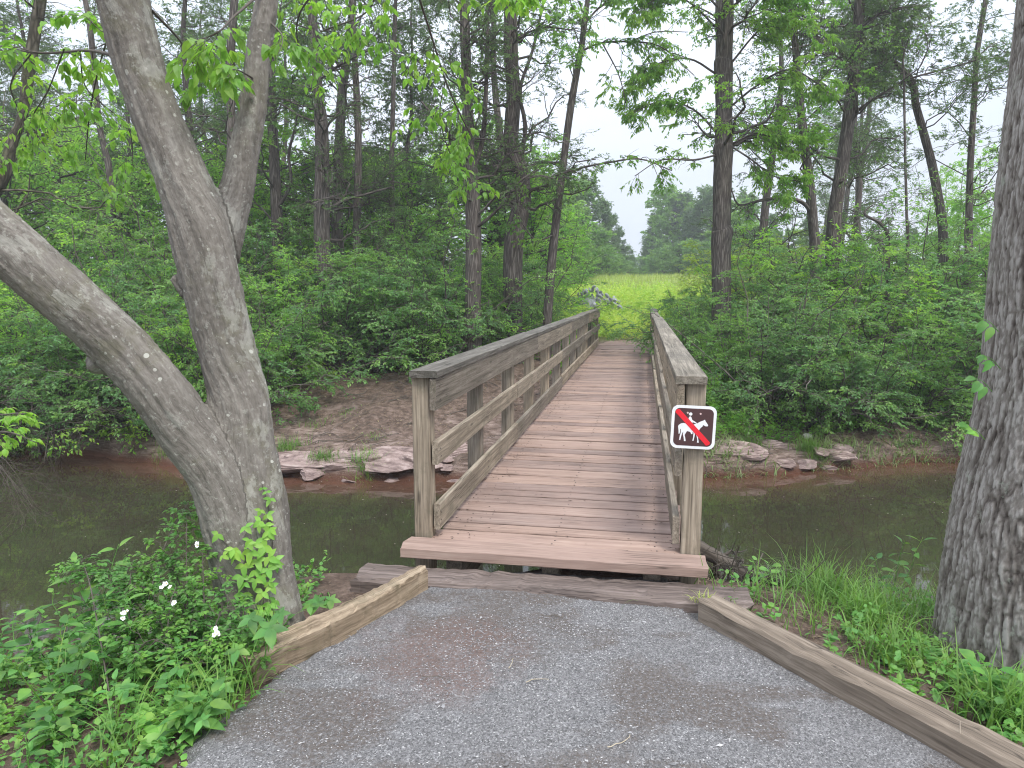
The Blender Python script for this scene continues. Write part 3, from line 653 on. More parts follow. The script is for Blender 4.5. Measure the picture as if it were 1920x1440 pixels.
# ------------------------------------------------------------------ near straight tree (right)
rt_p = px3([(2056, 1420, 3.28, 222), (2046, 1320, 3.30, 200), (2042, 1200, 3.33, 188), (2044, 1000, 3.38, 176), (2051, 700, 3.42, 140), (2056, 350, 3.46, 122), (2061, 0, 3.5, 92), (2066, -400, 3.5, 80), (2076, -900, 3.5, 70)], wide=True)
Q = smooth_path(rt_p, 720); A = Acc(); S = 480; a = np.linspace(0, 2*pi, S, endpoint=False)
arc = np.concatenate([[0], np.cumsum(np.linalg.norm(np.diff(Q[:, :3], axis=0), axis=1))])
AA, SSs = np.meshgrid(a, arc); RR = Q[:, 3][:, None]*np.ones_like(AA); tw = AA + .10*fbm(SSs*1.2, AA*0+1, s=4)
w_ = .35*fbm(np.cos(tw)*5, np.sin(tw)*5, SSs*4, 3, 30)
# furrowed ridges: cells stretched along the trunk
def ridge(u, v, s):
    return np.abs(vnoise(u, v, None, s))
cu, su = np.cos(tw), np.sin(tw)
r1 = np.abs(fbm(cu*17+w_*1.5, su*17+w_*1.5, SSs*4.6+w_*2.4, 2, 40)); r2 = np.abs(fbm(cu*34, su*34, SSs*19, 3, 44))
rel = np.clip(r1*4.6, 0, 1)**.8*.6 + np.clip(r2*3.2, 0, 1)*.4
flare = 1 + .10*np.cos(5*AA+1)*np.exp(-SSs*2.5)
Rv = RR*flare*(1 + .03*fbm(cu*2, su*2, SSs*1.4, 3, 50)) + (.015*rel - .010)
T = nrm(np.gradient(Q[:, :3], axis=0)); U = nrm(np.cross(T, [0., 1., 0.])); W = np.cross(T, U)
V = Q[:, None, :3] + Rv[..., None]*(np.cos(AA)[..., None]*U[:, None] + np.sin(AA)[..., None]*W[:, None])
i0 = (np.arange(len(Q)-1)*S)[:, None]; j0 = np.arange(S)[None]; j1 = (j0+1) % S
G = np.stack([SSs, np.cos(tw)*RR, np.sin(tw)*RR], -1)
A.add(V, None, np.stack([i0+j0, i0+j1, i0+S+j1, i0+S+j0], -1).reshape(-1, 4), G, rel.ravel())
m, n, pb, out = newmat('furrowed_bark_relief')
rl = N(n, 'ShaderNodeAttribute', attribute_name='bid').outputs['Fac']; gv = N(n, 'ShaderNodeAttribute', attribute_name='gc').outputs['Vector']
fine = noise(n, mapping(n, gv, (30, 110, 110)), 1, 6, .7)
hh = math_(n, 'ADD', math_(n, 'MULTIPLY', rl, .75), math_(n, 'MULTIPLY', fine, .5))
col = ramp(n, hh, [(.3, (.045, .036, .030)), (.6, (.13, .112, .097)), (.85, (.22, .20, .177)), (1.05, (.33, .31, .285))])
col = mixc(n, ramp(n, noise(n, gv, 5, 6, .75), [(.6, (0, 0, 0)), (.67, (.55, .55, .55))]), col, (.34, .37, .30))
sxx = N(n, 'ShaderNodeSeparateXYZ'); n.links.new(gv, sxx.inputs[0])
mo = math_(n, 'MULTIPLY', ramp(n, sxx.outputs[0], [(.30, (1, 1, 1)), (.62, (0, 0, 0))]), ramp(n, noise(n, gv, 6, 4, .7), [(.35, (0, 0, 0)), (.6, (.8, .8, .8))]))
col = mixc(n, mo, col, (.075, .075, .035))
n.links.new(col, pb.inputs['Base Color']); pb.inputs['Roughness'].default_value = .92; pb.inputs['Specular IOR Level'].default_value = .15
bump(n, pb, fine, .6, .006)
rtree = empty('straight_tree', tuple(atZ(1975, 1400, -.4)), 'thick straight tree with furrowed grey bark rising beside the long timber', 'tree')
under(A.obj('trunk', m, rtree, smooth=True), rtree)
# blue blaze painted on bark
A = Acc(); k0 = int(np.argmin(np.abs(Q[:, 2]-atY(1918, 505, 3.3)[2]))); 
sc_x = (V[k0, :, 0]-0)/(V[k0, :, 1]); ja = [j for j in range(S) if V[k0, j, 1] < Q[k0, 1]+.02]
jb = min(ja, key=lambda j: abs(960+F*V[k0, j, 0]/V[k0, j, 1]*1.0 - 1945))
rows = range(k0-10, k0+11); cols = [(jb+d) % S for d in range(-9, 10)]
bv = np.array([[V[r_, c_] + nrm(V[r_, c_]-Q[r_, :3])*.0015 for c_ in cols] for r_ in rows]); nr, nc = bv.shape[:2]
i = np.arange(nc-1)[None] + np.arange(nr-1)[:, None]*nc
A.add(bv, None, np.stack([i, i+1, i+nc+1, i+nc], -1).reshape(-1, 4)); under(A.obj('paint_blaze', plain('blue_paint', (.12, .30, .48), .6), rtree, label='blue painted trail blaze'), rtree)

#@@VEG
# ------------------------------------------------------------------ foliage builders
def ground_pt(px, Y_, dz=0.):
    x = atY(px, 700, Y_)[0]; return np.array([x, Y_, float(H(x, Y_)) + dz])
def ribbon(acc, p, d, L, Wd, K=5, bend=.6, rng=None):
    """grass blades: p base, d lean direction (horizontal), L length, Wd width"""
    M = len(p); s = np.linspace(0, 1, K)[None, :, None]; up = np.array([0, 0, 1.])
    a = bend[:, None, None]*s; dirv = d[:, None]*np.sin(a*1.5) + up*np.cos(a*1.5)
    C_ = np.cumsum(dirv, axis=1)*(L[:, None, None]/K); C_ -= C_[:, :1]; C_ += p[:, None]
    sd_ = np.cross(d, up)[:, None]*(Wd[:, None, None]*.5*(1-s**2*.95)*np.minimum(1, .5+s*2))
    V = np.stack([C_-sd_, C_+sd_], 2); b = (np.arange(M)*K*2)[:, None]
    acc.add(V, None, np.concatenate([b+[2*k, 2*k+1, 2*k+3, 2*k+2] for k in range(K-1)]))
def grass(acc, P, rng, Lr=(.15, .35), Wr=(.004, .008), bend=(.3, 1.1)):
    n = len(P); a = rng.uniform(0, 2*pi, n)
    ribbon(acc, P, np.stack([np.cos(a), np.sin(a), 0*a], 1), rng.uniform(*Lr, n), rng.uniform(*Wr, n), 5, rng.uniform(*bend, n))
def rings_trunk(pts, n=60, sides=14, rough=.06, seed=0):
    A = Acc(); q = smooth_path(pts, n); tubes(A, q[:, :3], q[:, 3], sides); V = A.V[0]
    c = np.repeat(q[:, :3], sides, 0); r = np.repeat(q[:, 3], sides)[:, None]; dn = nrm(V-c)
    th = np.tile(np.arange(sides), n)
    V += dn*r*rough*(fbm(V[:, 0]*9, V[:, 1]*9, V[:, 2]*2.5, 3, seed)[:, None] + .8*np.sin(th*2.1+c[:, 2]*.7)[:, None]*.5)
    return A, q
def cluster(acc_w, acc_l, P, R, rng, n2=7, n3=5, nl=7, L2=(.5, 1.1), L3=(.2, .45), size=(.06, .09), shape='quad', width=.5, droop=.15, flat=.5, keep=1., ang=(30, 65), leafkw=None, bare=0., tr2=(.25, 1)):
    """branches, twigs and leaves along limbs P"""
    P2, R2 = kids(P, R, rng, n2, tr2, ang, L2, 5, droop, .07, .55, flat, .35, .0022)
    P3, R3 = kids(P2, R2, rng, n3, (.25, 1), (25, 60), L3, 4, droop*1.3, .08, .6, flat, .4, .0014)
    tubes(acc_w, P2, R2, 4); tubes(acc_w, P3, R3, 3)
    if acc_l is not None:
        src = P3[rng.random(len(P3)) >= bare]; leaves_on(acc_l, src, rng, nl, size, shape, width, **(leafkw or {}))
        tip = P2[rng.random(len(P2)) >= bare]; leaves_on(acc_l, tip, rng, max(2, nl//2), size, shape, width, tr=(.5, 1), **(leafkw or {}))

def woodland_tree(name, label, pts, Y_, seed, kind='decid', limbs=(), top=11., h0=2.2, nl=18, mat=None, leafm=None, dens=1., group=None, Lr=(1.2, 3.), leaf=(.06, .10), hmax=None, bare=.2):
    """pts: trunk outline (px, py, radius px) from bottom to top at distance Y_"""
    rng = np.random.default_rng(seed); w_ = px3([(a, b, Y_ + (c[1] if isinstance(c, tuple) else 0), (c[0] if isinstance(c, tuple) else c)*.88) for a, b, c in pts])
    g = H(w_[0, 0], w_[0, 1]); w_ = np.vstack([[w_[0, 0] - .05*(w_[1, 0]-w_[0, 0]), w_[0, 1], float(g)-.15, w_[0, 3]*1.28], [w_[0, 0], w_[0, 1], float(g)+.25, w_[0, 3]*1.08], w_])
    w_ = w_[np.concatenate([[True], np.diff(w_[:, 2]) > .05])]
    if w_[-1, 2] < top:
        d = (w_[-1]-w_[-2])/max(.2, w_[-1, 2]-w_[-2, 2]); h = top-w_[-1, 2]; d[:2] = np.clip(d[:2], -.25, .25)
        w_ = np.vstack([w_, [w_[-1, 0]+d[0]*h*.5, w_[-1, 1]+d[1]*h*.5, w_[-1, 2]+h*.5, w_[-1, 3]*.7], [w_[-1, 0]+d[0]*h+.2, w_[-1, 1], top, w_[-1, 3]*.3]])
    root = empty(name, (w_[0, 0], w_[0, 1], float(g)), label, 'tree', group)
    A, q = rings_trunk(w_, 70, 16, .09, seed); L = Acc()
    zz = q[:, 2]; hm = hmax or top
    seg = q[(zz > h0) & (zz < hm)]
    P1, R1 = kids(seg[None, :, :3], seg[None, :, 3], rng, nl, (0, 1), (50, 85) if kind == 'cedar' else (35, 75), Lr, 8, .12 if kind == 'cedar' else .0, .05, .20, .2, .25, .004, up=.1)
    tubes(A, P1, R1, 5)
    if kind == 'cedar': cluster(A, L, P1, R1, rng, int(10*dens), 7, 13, (.4, 1.0), (.15, .4), (.04, .075), 'quad', .35, .1, .3, bare=bare+.25, leafkw=dict(jit=1., side=.5, droop=.0))
    elif kind == 'bare': cluster(A, L, P1, R1, rng, int(8*dens), 5, 3, (.4, .9), (.2, .4), leaf, 'quad', .5, .1, .3, bare=.75)
    else: cluster(A, L, P1, R1, rng, int(10*dens), 7, 9, (.5, 1.1), (.2, .45), leaf, 'quad', .45, .2, .5, bare=bare, leafkw=dict(droop=.55, jit=.7))
    for lm in limbs:
        o = dict(r=None, n2=8, n3=5, nl=8, leaf=leaf, width=.42, bare=.1, mat=None, droop=.2, L2=(.4, .9), tr2=(.25, 1)); o.update(lm[1])
        lp = px3([(a, b, Y_+c, d*.62) for a, b, c, d in lm[0]]); lq = smooth_path(lp, 16); P = lq[None, :, :3]; R = lq[None, :, 3]
        tubes(A, P, R, 7); cluster(A, L, P, R, rng, o['n2'], o['n3'], o['nl'], o['L2'], (.15, .4), o['leaf'], 'quad', o['width'], o['droop'], .5, bare=o['bare'], leafkw=dict(droop=.6, jit=.7), tr2=o['tr2'])
    under(A.obj('trunk', mat or M_bark, root, smooth=True), root)
    if L.n: under(L.obj('crown', leafm or (M_cedar if kind == 'cedar' else M_tree), root), root)
    return root

# ------------------------------------------------------------------ trees standing along the far bank
WT = woodland_tree
WT('mossy_tree', 'crooked mossy trunk at the top left corner behind the hanging leaves', [(-70, 560, 20), (-30, 400, 17), (6, 330, 16), (24, 262, 13), (40, 225, 11), (55, 130, 14), (66, 60, 14), (76, 0, 14)], 11.2, 301, 'bare', nl=16, mat=M_barkg, top=9, h0=2.4)
WT('slender_tree', 'thin dark trunk between the mossy trunk and the forked grey tree', [(212, 420, 8), (205, 320, 8), (186, 230, 7), (170, 60, 7), (160, 0, 6)], 20, 302, 'decid', nl=14, dens=.8)
WT('slender_tree', 'thin dark trunk seen through the fork of the grey tree', [(430, 430, 12), (434, 250, 10), (432, 120, 10), (440, 0, 9)], 18, 303, 'cedar', nl=22)
WT('woodland_tree', 'dark trunk just right of the forked grey tree with a crooked bare stem beside it', [(520, 440, 13), (514, 300, 12), (508, 150, 11), (504, 0, 10)], 19, 304, 'decid', nl=16, limbs=[([(516, 400, 0, 6), (545, 345, -.3, 5), (541, 290, -.4, 5), (553, 240, -.4, 4), (560, 190, -.3, 3)], dict(n2=3, bare=.5))])
WT('cedar_tree', 'thick reddish straight trunk left of the bridge rising out of the shrubs', [(603, 440, 18), (604, 330, 17), (602, 230, 15), (598, 190, 12), (590, 90, 11), (584, 0, 10)], 17.5, 305, 'cedar', nl=26, limbs=[([(606, 400, 0, 6), (640, 378, .3, 5), (680, 366, .6, 4), (730, 352, .8, 3)], dict(bare=.8, n2=5)), ([(600, 150, 0, 5), (640, 120, -.4, 4), (700, 90, -.8, 3)], dict())])
WT('slender_tree', 'slender straight trunk right of the thick reddish one', [(669, 450, 9), (671, 340, 8), (671, 230, 8), (664, 90, 7), (660, 0, 6)], 19, 306, 'cedar', nl=30)
WT('slender_tree', 'thinnest pale trunk halfway between the reddish trunk and the shaggy twin trunks', [(735, 450, 7), (734, 320, 6), (737, 200, 5), (740, 60, 5), (742, 0, 4)], 20, 307, 'cedar', nl=30)
WT('shaggy_cedar', 'shaggy-barked cedar left of the pair beside the bridge, its trunk forked high up', [(886, 690, 20), (887, 560, 18), (888, 430, 17), (884, 340, 16), (878, 270, 13), (876, 180, 12), (872, 80, 12), (870, 0, 11)], 15.6, 308, 'cedar', nl=44, h0=2.6, Lr=(1., 2.6),
   limbs=[([(884, 330, 0, 9), (905, 260, .2, 8), (912, 150, .3, 7), (915, 0, .4, 6)], dict(bare=.5, leaf=(.03, .05))), ([(888, 430, 0, 6), (915, 410, -.3, 5), (945, 380, -.4, 4), (975, 340, -.5, 3), (1010, 318, -.5, 3)], dict(bare=.5)), ([(878, 280, 0, 5), (840, 250, -.3, 4), (790, 190, -.5, 3)], dict(bare=.6))])
WT('bent_cedar', 'stout cedar trunk with a swollen bend, right of the shaggy cedar', [(962, 640, 22), (962, 540, 21), (964, 450, 21), (978, 380, 20), (974, 320, 19), (958, 270, 17), (962, 180, 16), (957, 90, 17), (958, 0, 15)], 16.6, 309, 'cedar', nl=40, h0=3., Lr=(1., 2.8),
   limbs=[([(972, 330, 0, 7), (985, 240, -.2, 7), (975, 170, -.3, 6), (1000, 90, -.3, 5), (1020, 0, -.3, 4)], dict(bare=.5, leaf=(.03, .05)))])
WT('leaning_tree', 'slim leaning grey trunk at the left railing whose branch reaches over the trail', [(1026, 610, 10), (1032, 520, 10), (1040, 440, 9), (1052, 340, 8), (1062, 260, 8), (1075, 170, 8), (1090, 90, 7), (1096, 40, 7), (1102, 0, 6)], 16.5, 310, 'decid', nl=9, h0=5., Lr=(1., 2.4), hmax=9, dens=.8, leafm=M_tree,
   limbs=[([(1056, 333, 0, 4), (1090, 315, -.3, 3.5), (1140, 305, -.6, 3), (1200, 298, -.9, 2.5), (1260, 320, -1.1, 1.5)], dict(n2=14, leaf=(.06, .10), bare=.1)),
          ([(1078, 105, 0, 4), (1120, 82, -.2, 3.5), (1180, 78, -.5, 3), (1240, 88, -.7, 2), (1300, 140, -.8, 1.4)], dict(n2=18, n3=7)),
          ([(1098, 42, 0, 4), (1130, 10, 0, 3.5), (1190, -10, 0, 3), (1260, 10, -.3, 2)], dict(n2=18, n3=7)),
          ([(1050, 350, 0, 3.5), (1010, 330, -.3, 3), (970, 340, -.4, 2)], dict(n2=5)),
          ([(1040, 440, 0, 3), (1005, 450, -.4, 2.5), (980, 420, -.5, 2)], dict(n2=6, leaf=(.08, .11))),
          ([(1130, 82, -.3, 2.5), (1160, 140, -.7, 2), (1175, 200, -.9, 1.2)], dict(n2=8)), ([(1180, 78, -.5, 2), (1230, 60, -.9, 1.6), (1290, 60, -1.2, 1.2)], dict(n2=8))])
hick = dict(n2=24, n3=7, nl=11, leaf=(.08, .13), width=.3, bare=.0, L2=(.4, 1.0))
WT('hickory_tree', 'straight dark trunk with ring scars on the right bank beside the meadow view', [(1352, 640, 21), (1353, 560, 20.5), (1352, 470, 21.5), (1355, 434, 23.5), (1354, 422, 20), (1355, 330, 20.5), (1356, 280, 22.5), (1357, 262, 20), (1357, 180, 20), (1356, 120, 22.5), (1357, 105, 20), (1358, 0, 21)], 16.8, 311, 'decid', nl=12, h0=4.6, leafm=M_fresh, Lr=(1.4, 2.8), top=13,
   limbs=[([(1372, 270, 0, 4), (1420, 250, -.4, 3.4), (1470, 262, -.8, 2.8), (1530, 250, -1.1, 1.8)], hick), ([(1370, 200, 0, 4), (1420, 160, -.5, 3.4), (1480, 130, -.9, 2.8), (1540, 160, -1.1, 1.6)], hick),
          ([(1345, 250, 0, 4), (1300, 205, -.5, 3), (1240, 190, -.9, 2.2), (1180, 215, -1.1, 1.4)], hick), ([(1345, 140, 0, 4), (1290, 110, -.5, 3), (1220, 125, -.9, 2.2), (1160, 170, -1.2, 1.4)], hick),
          ([(1352, 20, 0, 4), (1300, -30, -.5, 3), (1230, -40, -.9, 2), (1150, -20, -1, 1.4)], hick), ([(1366, 20, 0, 4), (1420, -20, -.5, 3), (1500, -20, -.9, 2)], hick), ([(1350, 60, 0, 4), (1300, 10, -.5, 3), (1250, -10, -.9, 2.2), (1180, 30, -1.2, 1.4)], hick), ([(1370, 120, 0, 4), (1420, 60, -.5, 3), (1470, 30, -.9, 2.2), (1530, 60, -1.2, 1.4)], hick),
          ([(1372, 275, 0, 3), (1410, 300, -.4, 3), (1450, 330, -.8, 2), (1500, 340, -1, 1.4)], hick), ([(1345, 290, 0, 3), (1300, 300, -.4, 3), (1240, 300, -.7, 2), (1190, 330, -.9, 1.2)], dict(hick, bare=.4, n2=7))])
WT('arched_limb_tree', 'slim trunk on the right bank with a dark limb arching low to its left', [(1530, 520, 12), (1524, 410, 11), (1516, 330, 11), (1508, 260, 10), (1500, 190, 9), (1492, 100, 8), (1484, 0, 8)], 17.5, 312, 'decid', nl=14, h0=4,
   limbs=[([(1522, 400, 0, 7), (1505, 380, -.1, 6.5), (1470, 371, -.3, 6), (1425, 376, -.5, 5), (1385, 384, -.7, 3), (1370, 350, -.8, 2)], dict(n2=6, bare=.5))])
WT('large_cedar', 'stout dark cedar leaning slightly right, with wide dark branches, right of the arched limb', [(1560, 560, 18), (1562, 470, 17), (1566, 400, 16), (1578, 320, 15), (1590, 230, 15), (1600, 150, 14), (1606, 80, 13), (1612, 0, 12)], 18, 313, 'cedar', nl=46, h0=4, Lr=(1.4, 3.6), bare=.05,
   limbs=[([(1590, 220, 0, 6), (1640, 185, -.3, 5), (1700, 150, -.5, 4), (1770, 130, -.7, 3), (1840, 110, -.7, 2)], dict(leaf=(.03, .06), n2=20, nl=18)), ([(1580, 300, 0, 5), (1540, 290, -.3, 4), (1500, 260, -.5, 3)], dict(n2=7, bare=.4)), ([(1600, 120, 0, 6), (1550, 80, -.3, 5), (1480, 60, -.5, 4), (1400, 40, -.7, 2)], dict(leaf=(.03, .06), n2=18, nl=18)), ([(1604, 60, 0, 5), (1660, 20, -.3, 4), (1740, 10, -.5, 3)], dict(leaf=(.03, .06), n2=18, nl=18))])
WT('leaning_cedar', 'trunk leaning left with a crooked top between the stout cedar and the straight right tree', [(1768, 470, 11), (1764, 400, 10.5), (1750, 320, 10), (1735, 260, 9.5), (1718, 200, 9), (1712, 160, 9), (1690, 130, 8), (1652, 100, 6), (1620, 70, 4)], 18.5, 314, 'cedar', nl=32, top=8.3, h0=5.0, Lr=(1.0, 2.8), bare=.0)
WT('slender_tree', 'very thin straight sapling left of the leaning trunk', [(1702, 470, 3.5), (1700, 400, 3.2), (1697, 280, 3), (1695, 150, 2.5)], 17.2, 315, 'bare', nl=14, top=7.5, h0=2.6, Lr=(.4, 1.2))
WT('slender_tree', 'dark straight trunk closest to the furrowed right tree', [(1816, 480, 8.5), (1817, 400, 8), (1820, 300, 7.5), (1826, 200, 7), (1832, 100, 6.5), (1848, 0, 6)], 18, 316, 'cedar', nl=44, h0=3., Lr=(1., 3.0), bare=.0)
WT('crooked_sapling', 'short crooked dark stem among the shrubs of the right bank', [(1664, 560, 4.5), (1665, 480, 4.5), (1664, 440, 4.5), (1650, 418, 4), (1625, 405, 3)], 15.2, 317, 'bare', nl=8, top=3.35, h0=2., Lr=(.4, .9))

# ------------------------------------------------------------------ shrubs of the far bank
def shrub_proto(name, seed, hgt=2.7, stems=15, mat=M_shrub, leaf=(.05, .078), n2=10, n3=7, nl=11, spread=1., shape='quad', width=.5):
    rng = np.random.default_rng(seed); A = Acc(); L = Acc()
    a = rng.uniform(0, 2*pi, stems); tilt = np.radians(rng.uniform(5, 62, stems)); ln = hgt*rng.uniform(.75, 1.12, stems)
    d = np.stack([np.cos(a)*np.sin(tilt)*spread, np.sin(a)*np.sin(tilt)*spread, np.cos(tilt)], 1); K = 9; s = np.linspace(0, 1, K)[None, :, None]
    P = rng.normal(size=(stems, 1, 3))*[.16, .16, 0] + d[:, None]*ln[:, None, None]*s; P[:, :, 2] -= (.22*ln*np.sin(tilt))[:, None]*s[:, :, 0]**2
    wg = np.cumsum(rng.normal(size=(stems, K, 3))*.035, 1)*hgt; P += wg-wg[:, :1]; P[:, 0, 2] = -.12
    R = rng.uniform(.012, .024, stems)[:, None]*(1-.75*s[:, :, 0]); tubes(A, P, R, 6)
    P2, R2 = kids(P, R, rng, n2, (.12, 1), (30, 75), (.5, 1.15), 6, .22, .07, .6, .55, .3, .003); tubes(A, P2, R2, 4)
    P3, R3 = kids(P2, R2, rng, n3, (.15, 1), (25, 60), (.18, .45), 4, .22, .07, .6, .7, .4, .0018); tubes(A, P3, R3, 3)
    leaves_on(L, P3, rng, nl, leaf, shape, width, droop=.25, jit=.38); leaves_on(L, P2, rng, nl//2, leaf, shape, width, tr=(.35, 1), droop=.25, jit=.4)
    r = empty(name, (0, -60, 0), 'x', 'shrub'); A.obj('stems', M_twig, r, smooth=True); L.obj('foliage', mat, r); return r
protos = [shrub_proto('shrub', 401), shrub_proto('shrub', 402, 2.3, 17, leaf=(.05, .075)), shrub_proto('shrub', 403, 3.0, 14, M_shrub, (.04, .06), 11, 7, 12), shrub_proto('shrub', 404, 2.4, 13, M_fresh, (.05, .085), 9, 6, 8), shrub_proto('shrub', 405, 2.6, 16, M_tree, (.045, .07)), shrub_proto('shrub', 406, 2.8, 12, M_fresh, (.04, .065), 9, 6, 9), shrub_proto('shrub', 407, 2.4, 12, M_meadow, (.06, .10), 9, 6, 8)]  # last shrub: sunlight on it put into a brighter leaf colour
used = set(); rng = np.random.default_rng(77)
LM = [(-200, 'at the left edge of the view'), (70, 'below the mossy trunk'), (190, 'behind the low left limb'), (300, 'just left of the forked trunk'), (430, 'hidden partly by the forked trunk'), (540, 'just right of the forked trunk'), (660, 'under the reddish straight trunk'), (770, 'above the bare dirt slope'), (860, 'left of the shaggy cedar'), (925, 'between the two shaggy cedars'), (1000, 'between the bent cedar and the leaning tree'), (1180, 'by the far end of the left railing'), (1330, 'by the far end of the right railing'), (1400, 'at the foot of the ring-scarred trunk'), (1500, 'under the arching dark limb'), (1600, 'below the stout dark cedar'), (1700, 'beside the crooked short stem'), (1790, 'below the leaning crooked trunk'), (1880, 'just left of the furrowed tree'), (3000, 'behind the furrowed right tree')]
def place_shrub(px, Y_, sc, pi_, row, x=None):
    if x is None: p = ground_pt(px, Y_)
    else: p = np.array([x, Y_, float(H(x, Y_))])
    o = protos[pi_]
    if pi_ in used: o = copy_tree(o)
    used.add(pi_); o.location = tuple(p); o.rotation_euler = (0, 0, rng.uniform(0, 6.28)); s = 1.27*sc*rng.uniform(.94, 1.06); o.scale = (s*rng.uniform(.95, 1.15), s*rng.uniform(.95, 1.15), s)
    pxx = 960 + F*p[0]/p[1]; lm = [l for b, l in LM if pxx < b] or [LM[-1][1]]
    hue = ['dark green', 'mid green', 'feathery dark green', 'bright green', 'leafy green', 'pale bright green', 'sun-tinted lime green'][pi_]
    key = (row, lm[0], hue); n = seen.get(key, 0); seen[key] = n+1
    lab = f"{hue} shrub {row} {lm[0]}"; o['label'] = lab if n == 0 else lab; o['group'] = 'shrubs crowding the far bank of the creek'; o['category'] = 'shrub'
seen = {}
W1, W2, W3 = 'nearest the water', 'in the middle rank', 'in the tall back rank'
front = [(-150, 12.4, .85, 1), (-40, 12.4, .8, 2), (90, 12.3, .74, 0), (140, 13.2, .8, 4), (265, 12.9, .8, 0), (385, 12.4, .7, 5), (455, 12.9, .6, 2), (205, 12.3, .72, 1), (320, 12.6, .8, 3), (430, 13.1, .8, 0), (535, 14.2, .72, 4), (630, 15.3, .8, 0), (725, 15.6, .85, 1), (815, 15.6, .8, 2), (890, 16.1, .72, 4), (955, 17.3, .68, 0), (990, 19.2, .62, 5), (1440, 12.9, .74, 2), (1525, 12.3, .72, 1), (1620, 12.4, .72, 0), (1720, 12.8, .7, 4), (1815, 13.0, .74, 1), (1375, 13.9, .5, 4), (1580, 14.2, .8, 5), (1930, 14.4, .9, 4), (1395, 15.4, .72, 0)]
mid = [(-100, 15.0, 1.0, 0), (30, 15.2, 1.05, 3), (150, 15.4, 1.0, 5), (262, 15.0, .98, 2), (380, 15.2, .98, 1), (500, 16.2, .92, 3), (600, 17.2, .95, 2), (705, 17.6, .92, 4), (800, 17.8, .92, 0), (900, 18.4, .88, 1), (985, 21, .85, 2), (1350, 18.8, .62, 0), (1425, 16.6, .86, 1), (1510, 16.0, 1.0, 3), (1610, 15.6, 1.0, 0), (1700, 16.0, .95, 2), (1790, 16.2, .95, 4), (1880, 16.4, 1.0, 1)]
back = [(420, 17.6, 1.12, 2), (620, 18.6, 1.08, 0), (750, 19, 1.05, 1), (1400, 22.5, .95, 6), (1455, 24, 1.0, 6), (1395, 27, 1.1, 6), (-60, 18, 1.15, 2), (90, 18.3, 1.12, 0), (215, 18.2, 1.1, 4), (345, 18.2, 1.05, 0), (470, 19, 1.05, 5), (575, 20, 1.05, 1), (680, 20.5, 1.0, 5), (790, 21, 1.0, 2), (880, 21.5, 1.0, 3), (950, 24, 1.0, 4), (1420, 20.5, .95, 5), (1500, 19.5, 1.05, 2), (1600, 19, 1.08, 1), (1700, 19, 1.02, 4), (1800, 19, 1.02, 0), (1900, 19, 1.1, 3)]
for px, Y_, sc, p_ in front: place_shrub(px, Y_, sc, p_, W1)
for px, Y_, sc, p_ in mid: place_shrub(px, Y_, sc, p_, W2)
for px, Y_, sc, p_ in back: place_shrub(px, Y_, sc, p_, W3)
for sgn, x, Y_, sc, p_ in ((1, 4.15, 16.9, .5, 0), (1, 4.7, 18.8, .5, 1), (1, 4.9, 21.2, .5, 3), (-1, .2, 19.4, .5, 2), (1, 3.85, 15.0, .42, 4)): place_shrub(0, Y_, sc, p_, 'close against the bridge', x)

# ------------------------------------------------------------------ deeper woods: copies of a few whole trees
def proto_tree(name, seed, kind, hgt, r, h0, n1, Lr, mat, leaf, n2=8, n3=6, nl=10, sides=9):
    rng = np.random.default_rng(seed); K = 12; z = np.linspace(-.2, hgt, K); wob = np.cumsum(rng.normal(size=(K, 2))*.09, 0)
    pts = np.column_stack([wob[:, 0], wob[:, 1], z, r*(1-.85*np.linspace(0, 1, K))]); A, q = rings_trunk(pts, 40, sides, .08, seed); L = Acc()
    seg = q[q[:, 2] > h0]; P1, R1 = kids(seg[None, :, :3], seg[None, :, 3], rng, n1, (0, 1), (45, 80), Lr, 7, .05, .05, .22, .2, .25, .006, up=.12); tubes(A, P1, R1, 5)
    cluster(A, L, P1, R1, rng, n2, n3, nl, (.5, 1.3), (.2, .5), leaf, 'quad', .5, .15, .4, bare=.15, leafkw=dict(jit=.8, droop=.4))
    e = empty(name, (0, -70, 0), 'x', 'tree'); A.obj('trunk', M_bark, e, smooth=True); L.obj('crown', mat, e); return e
M_far = leaf_mat('woods_leaf', (.12, .26, .06), (.20, .37, .07), (.28, .46, .08), trans=.58, patch=.6, tcol=1.9)
tp = [proto_tree('woodland_tree', 501, 'd', 12, .16, 1.2, 44, (1.2, 3.2), M_far, (.08, .13)), proto_tree('woodland_tree', 502, 'd', 14, .20, 2.2, 40, (1.5, 3.6), M_tree, (.08, .13)),
      proto_tree('cedar_tree', 503, 'c', 11, .14, .8, 70, (1.0, 2.2), M_cedar, (.05, .09), 9, 6, 12), proto_tree('woodland_tree', 504, 'd', 10, .10, .8, 40, (1.0, 2.6), M_far, (.08, .13)),
      proto_tree('cedar_tree', 505, 'c', 13, .19, 2.5, 60, (1.2, 2.8), M_cedar, (.05, .09), 9, 6, 8)]
usedt = set()
def place_tree(px, Y_, sc, k, label, group):
    p = ground_pt(px, Y_); o = tp[k]
    if k in usedt: o = copy_tree(o)
    usedt.add(k); o.location = tuple(p); o.rotation_euler = (0, 0, rng.uniform(0, 6.28)); o.scale = (sc, sc, sc*rng.uniform(.92, 1.1)); tag(o, label, 'tree', group)
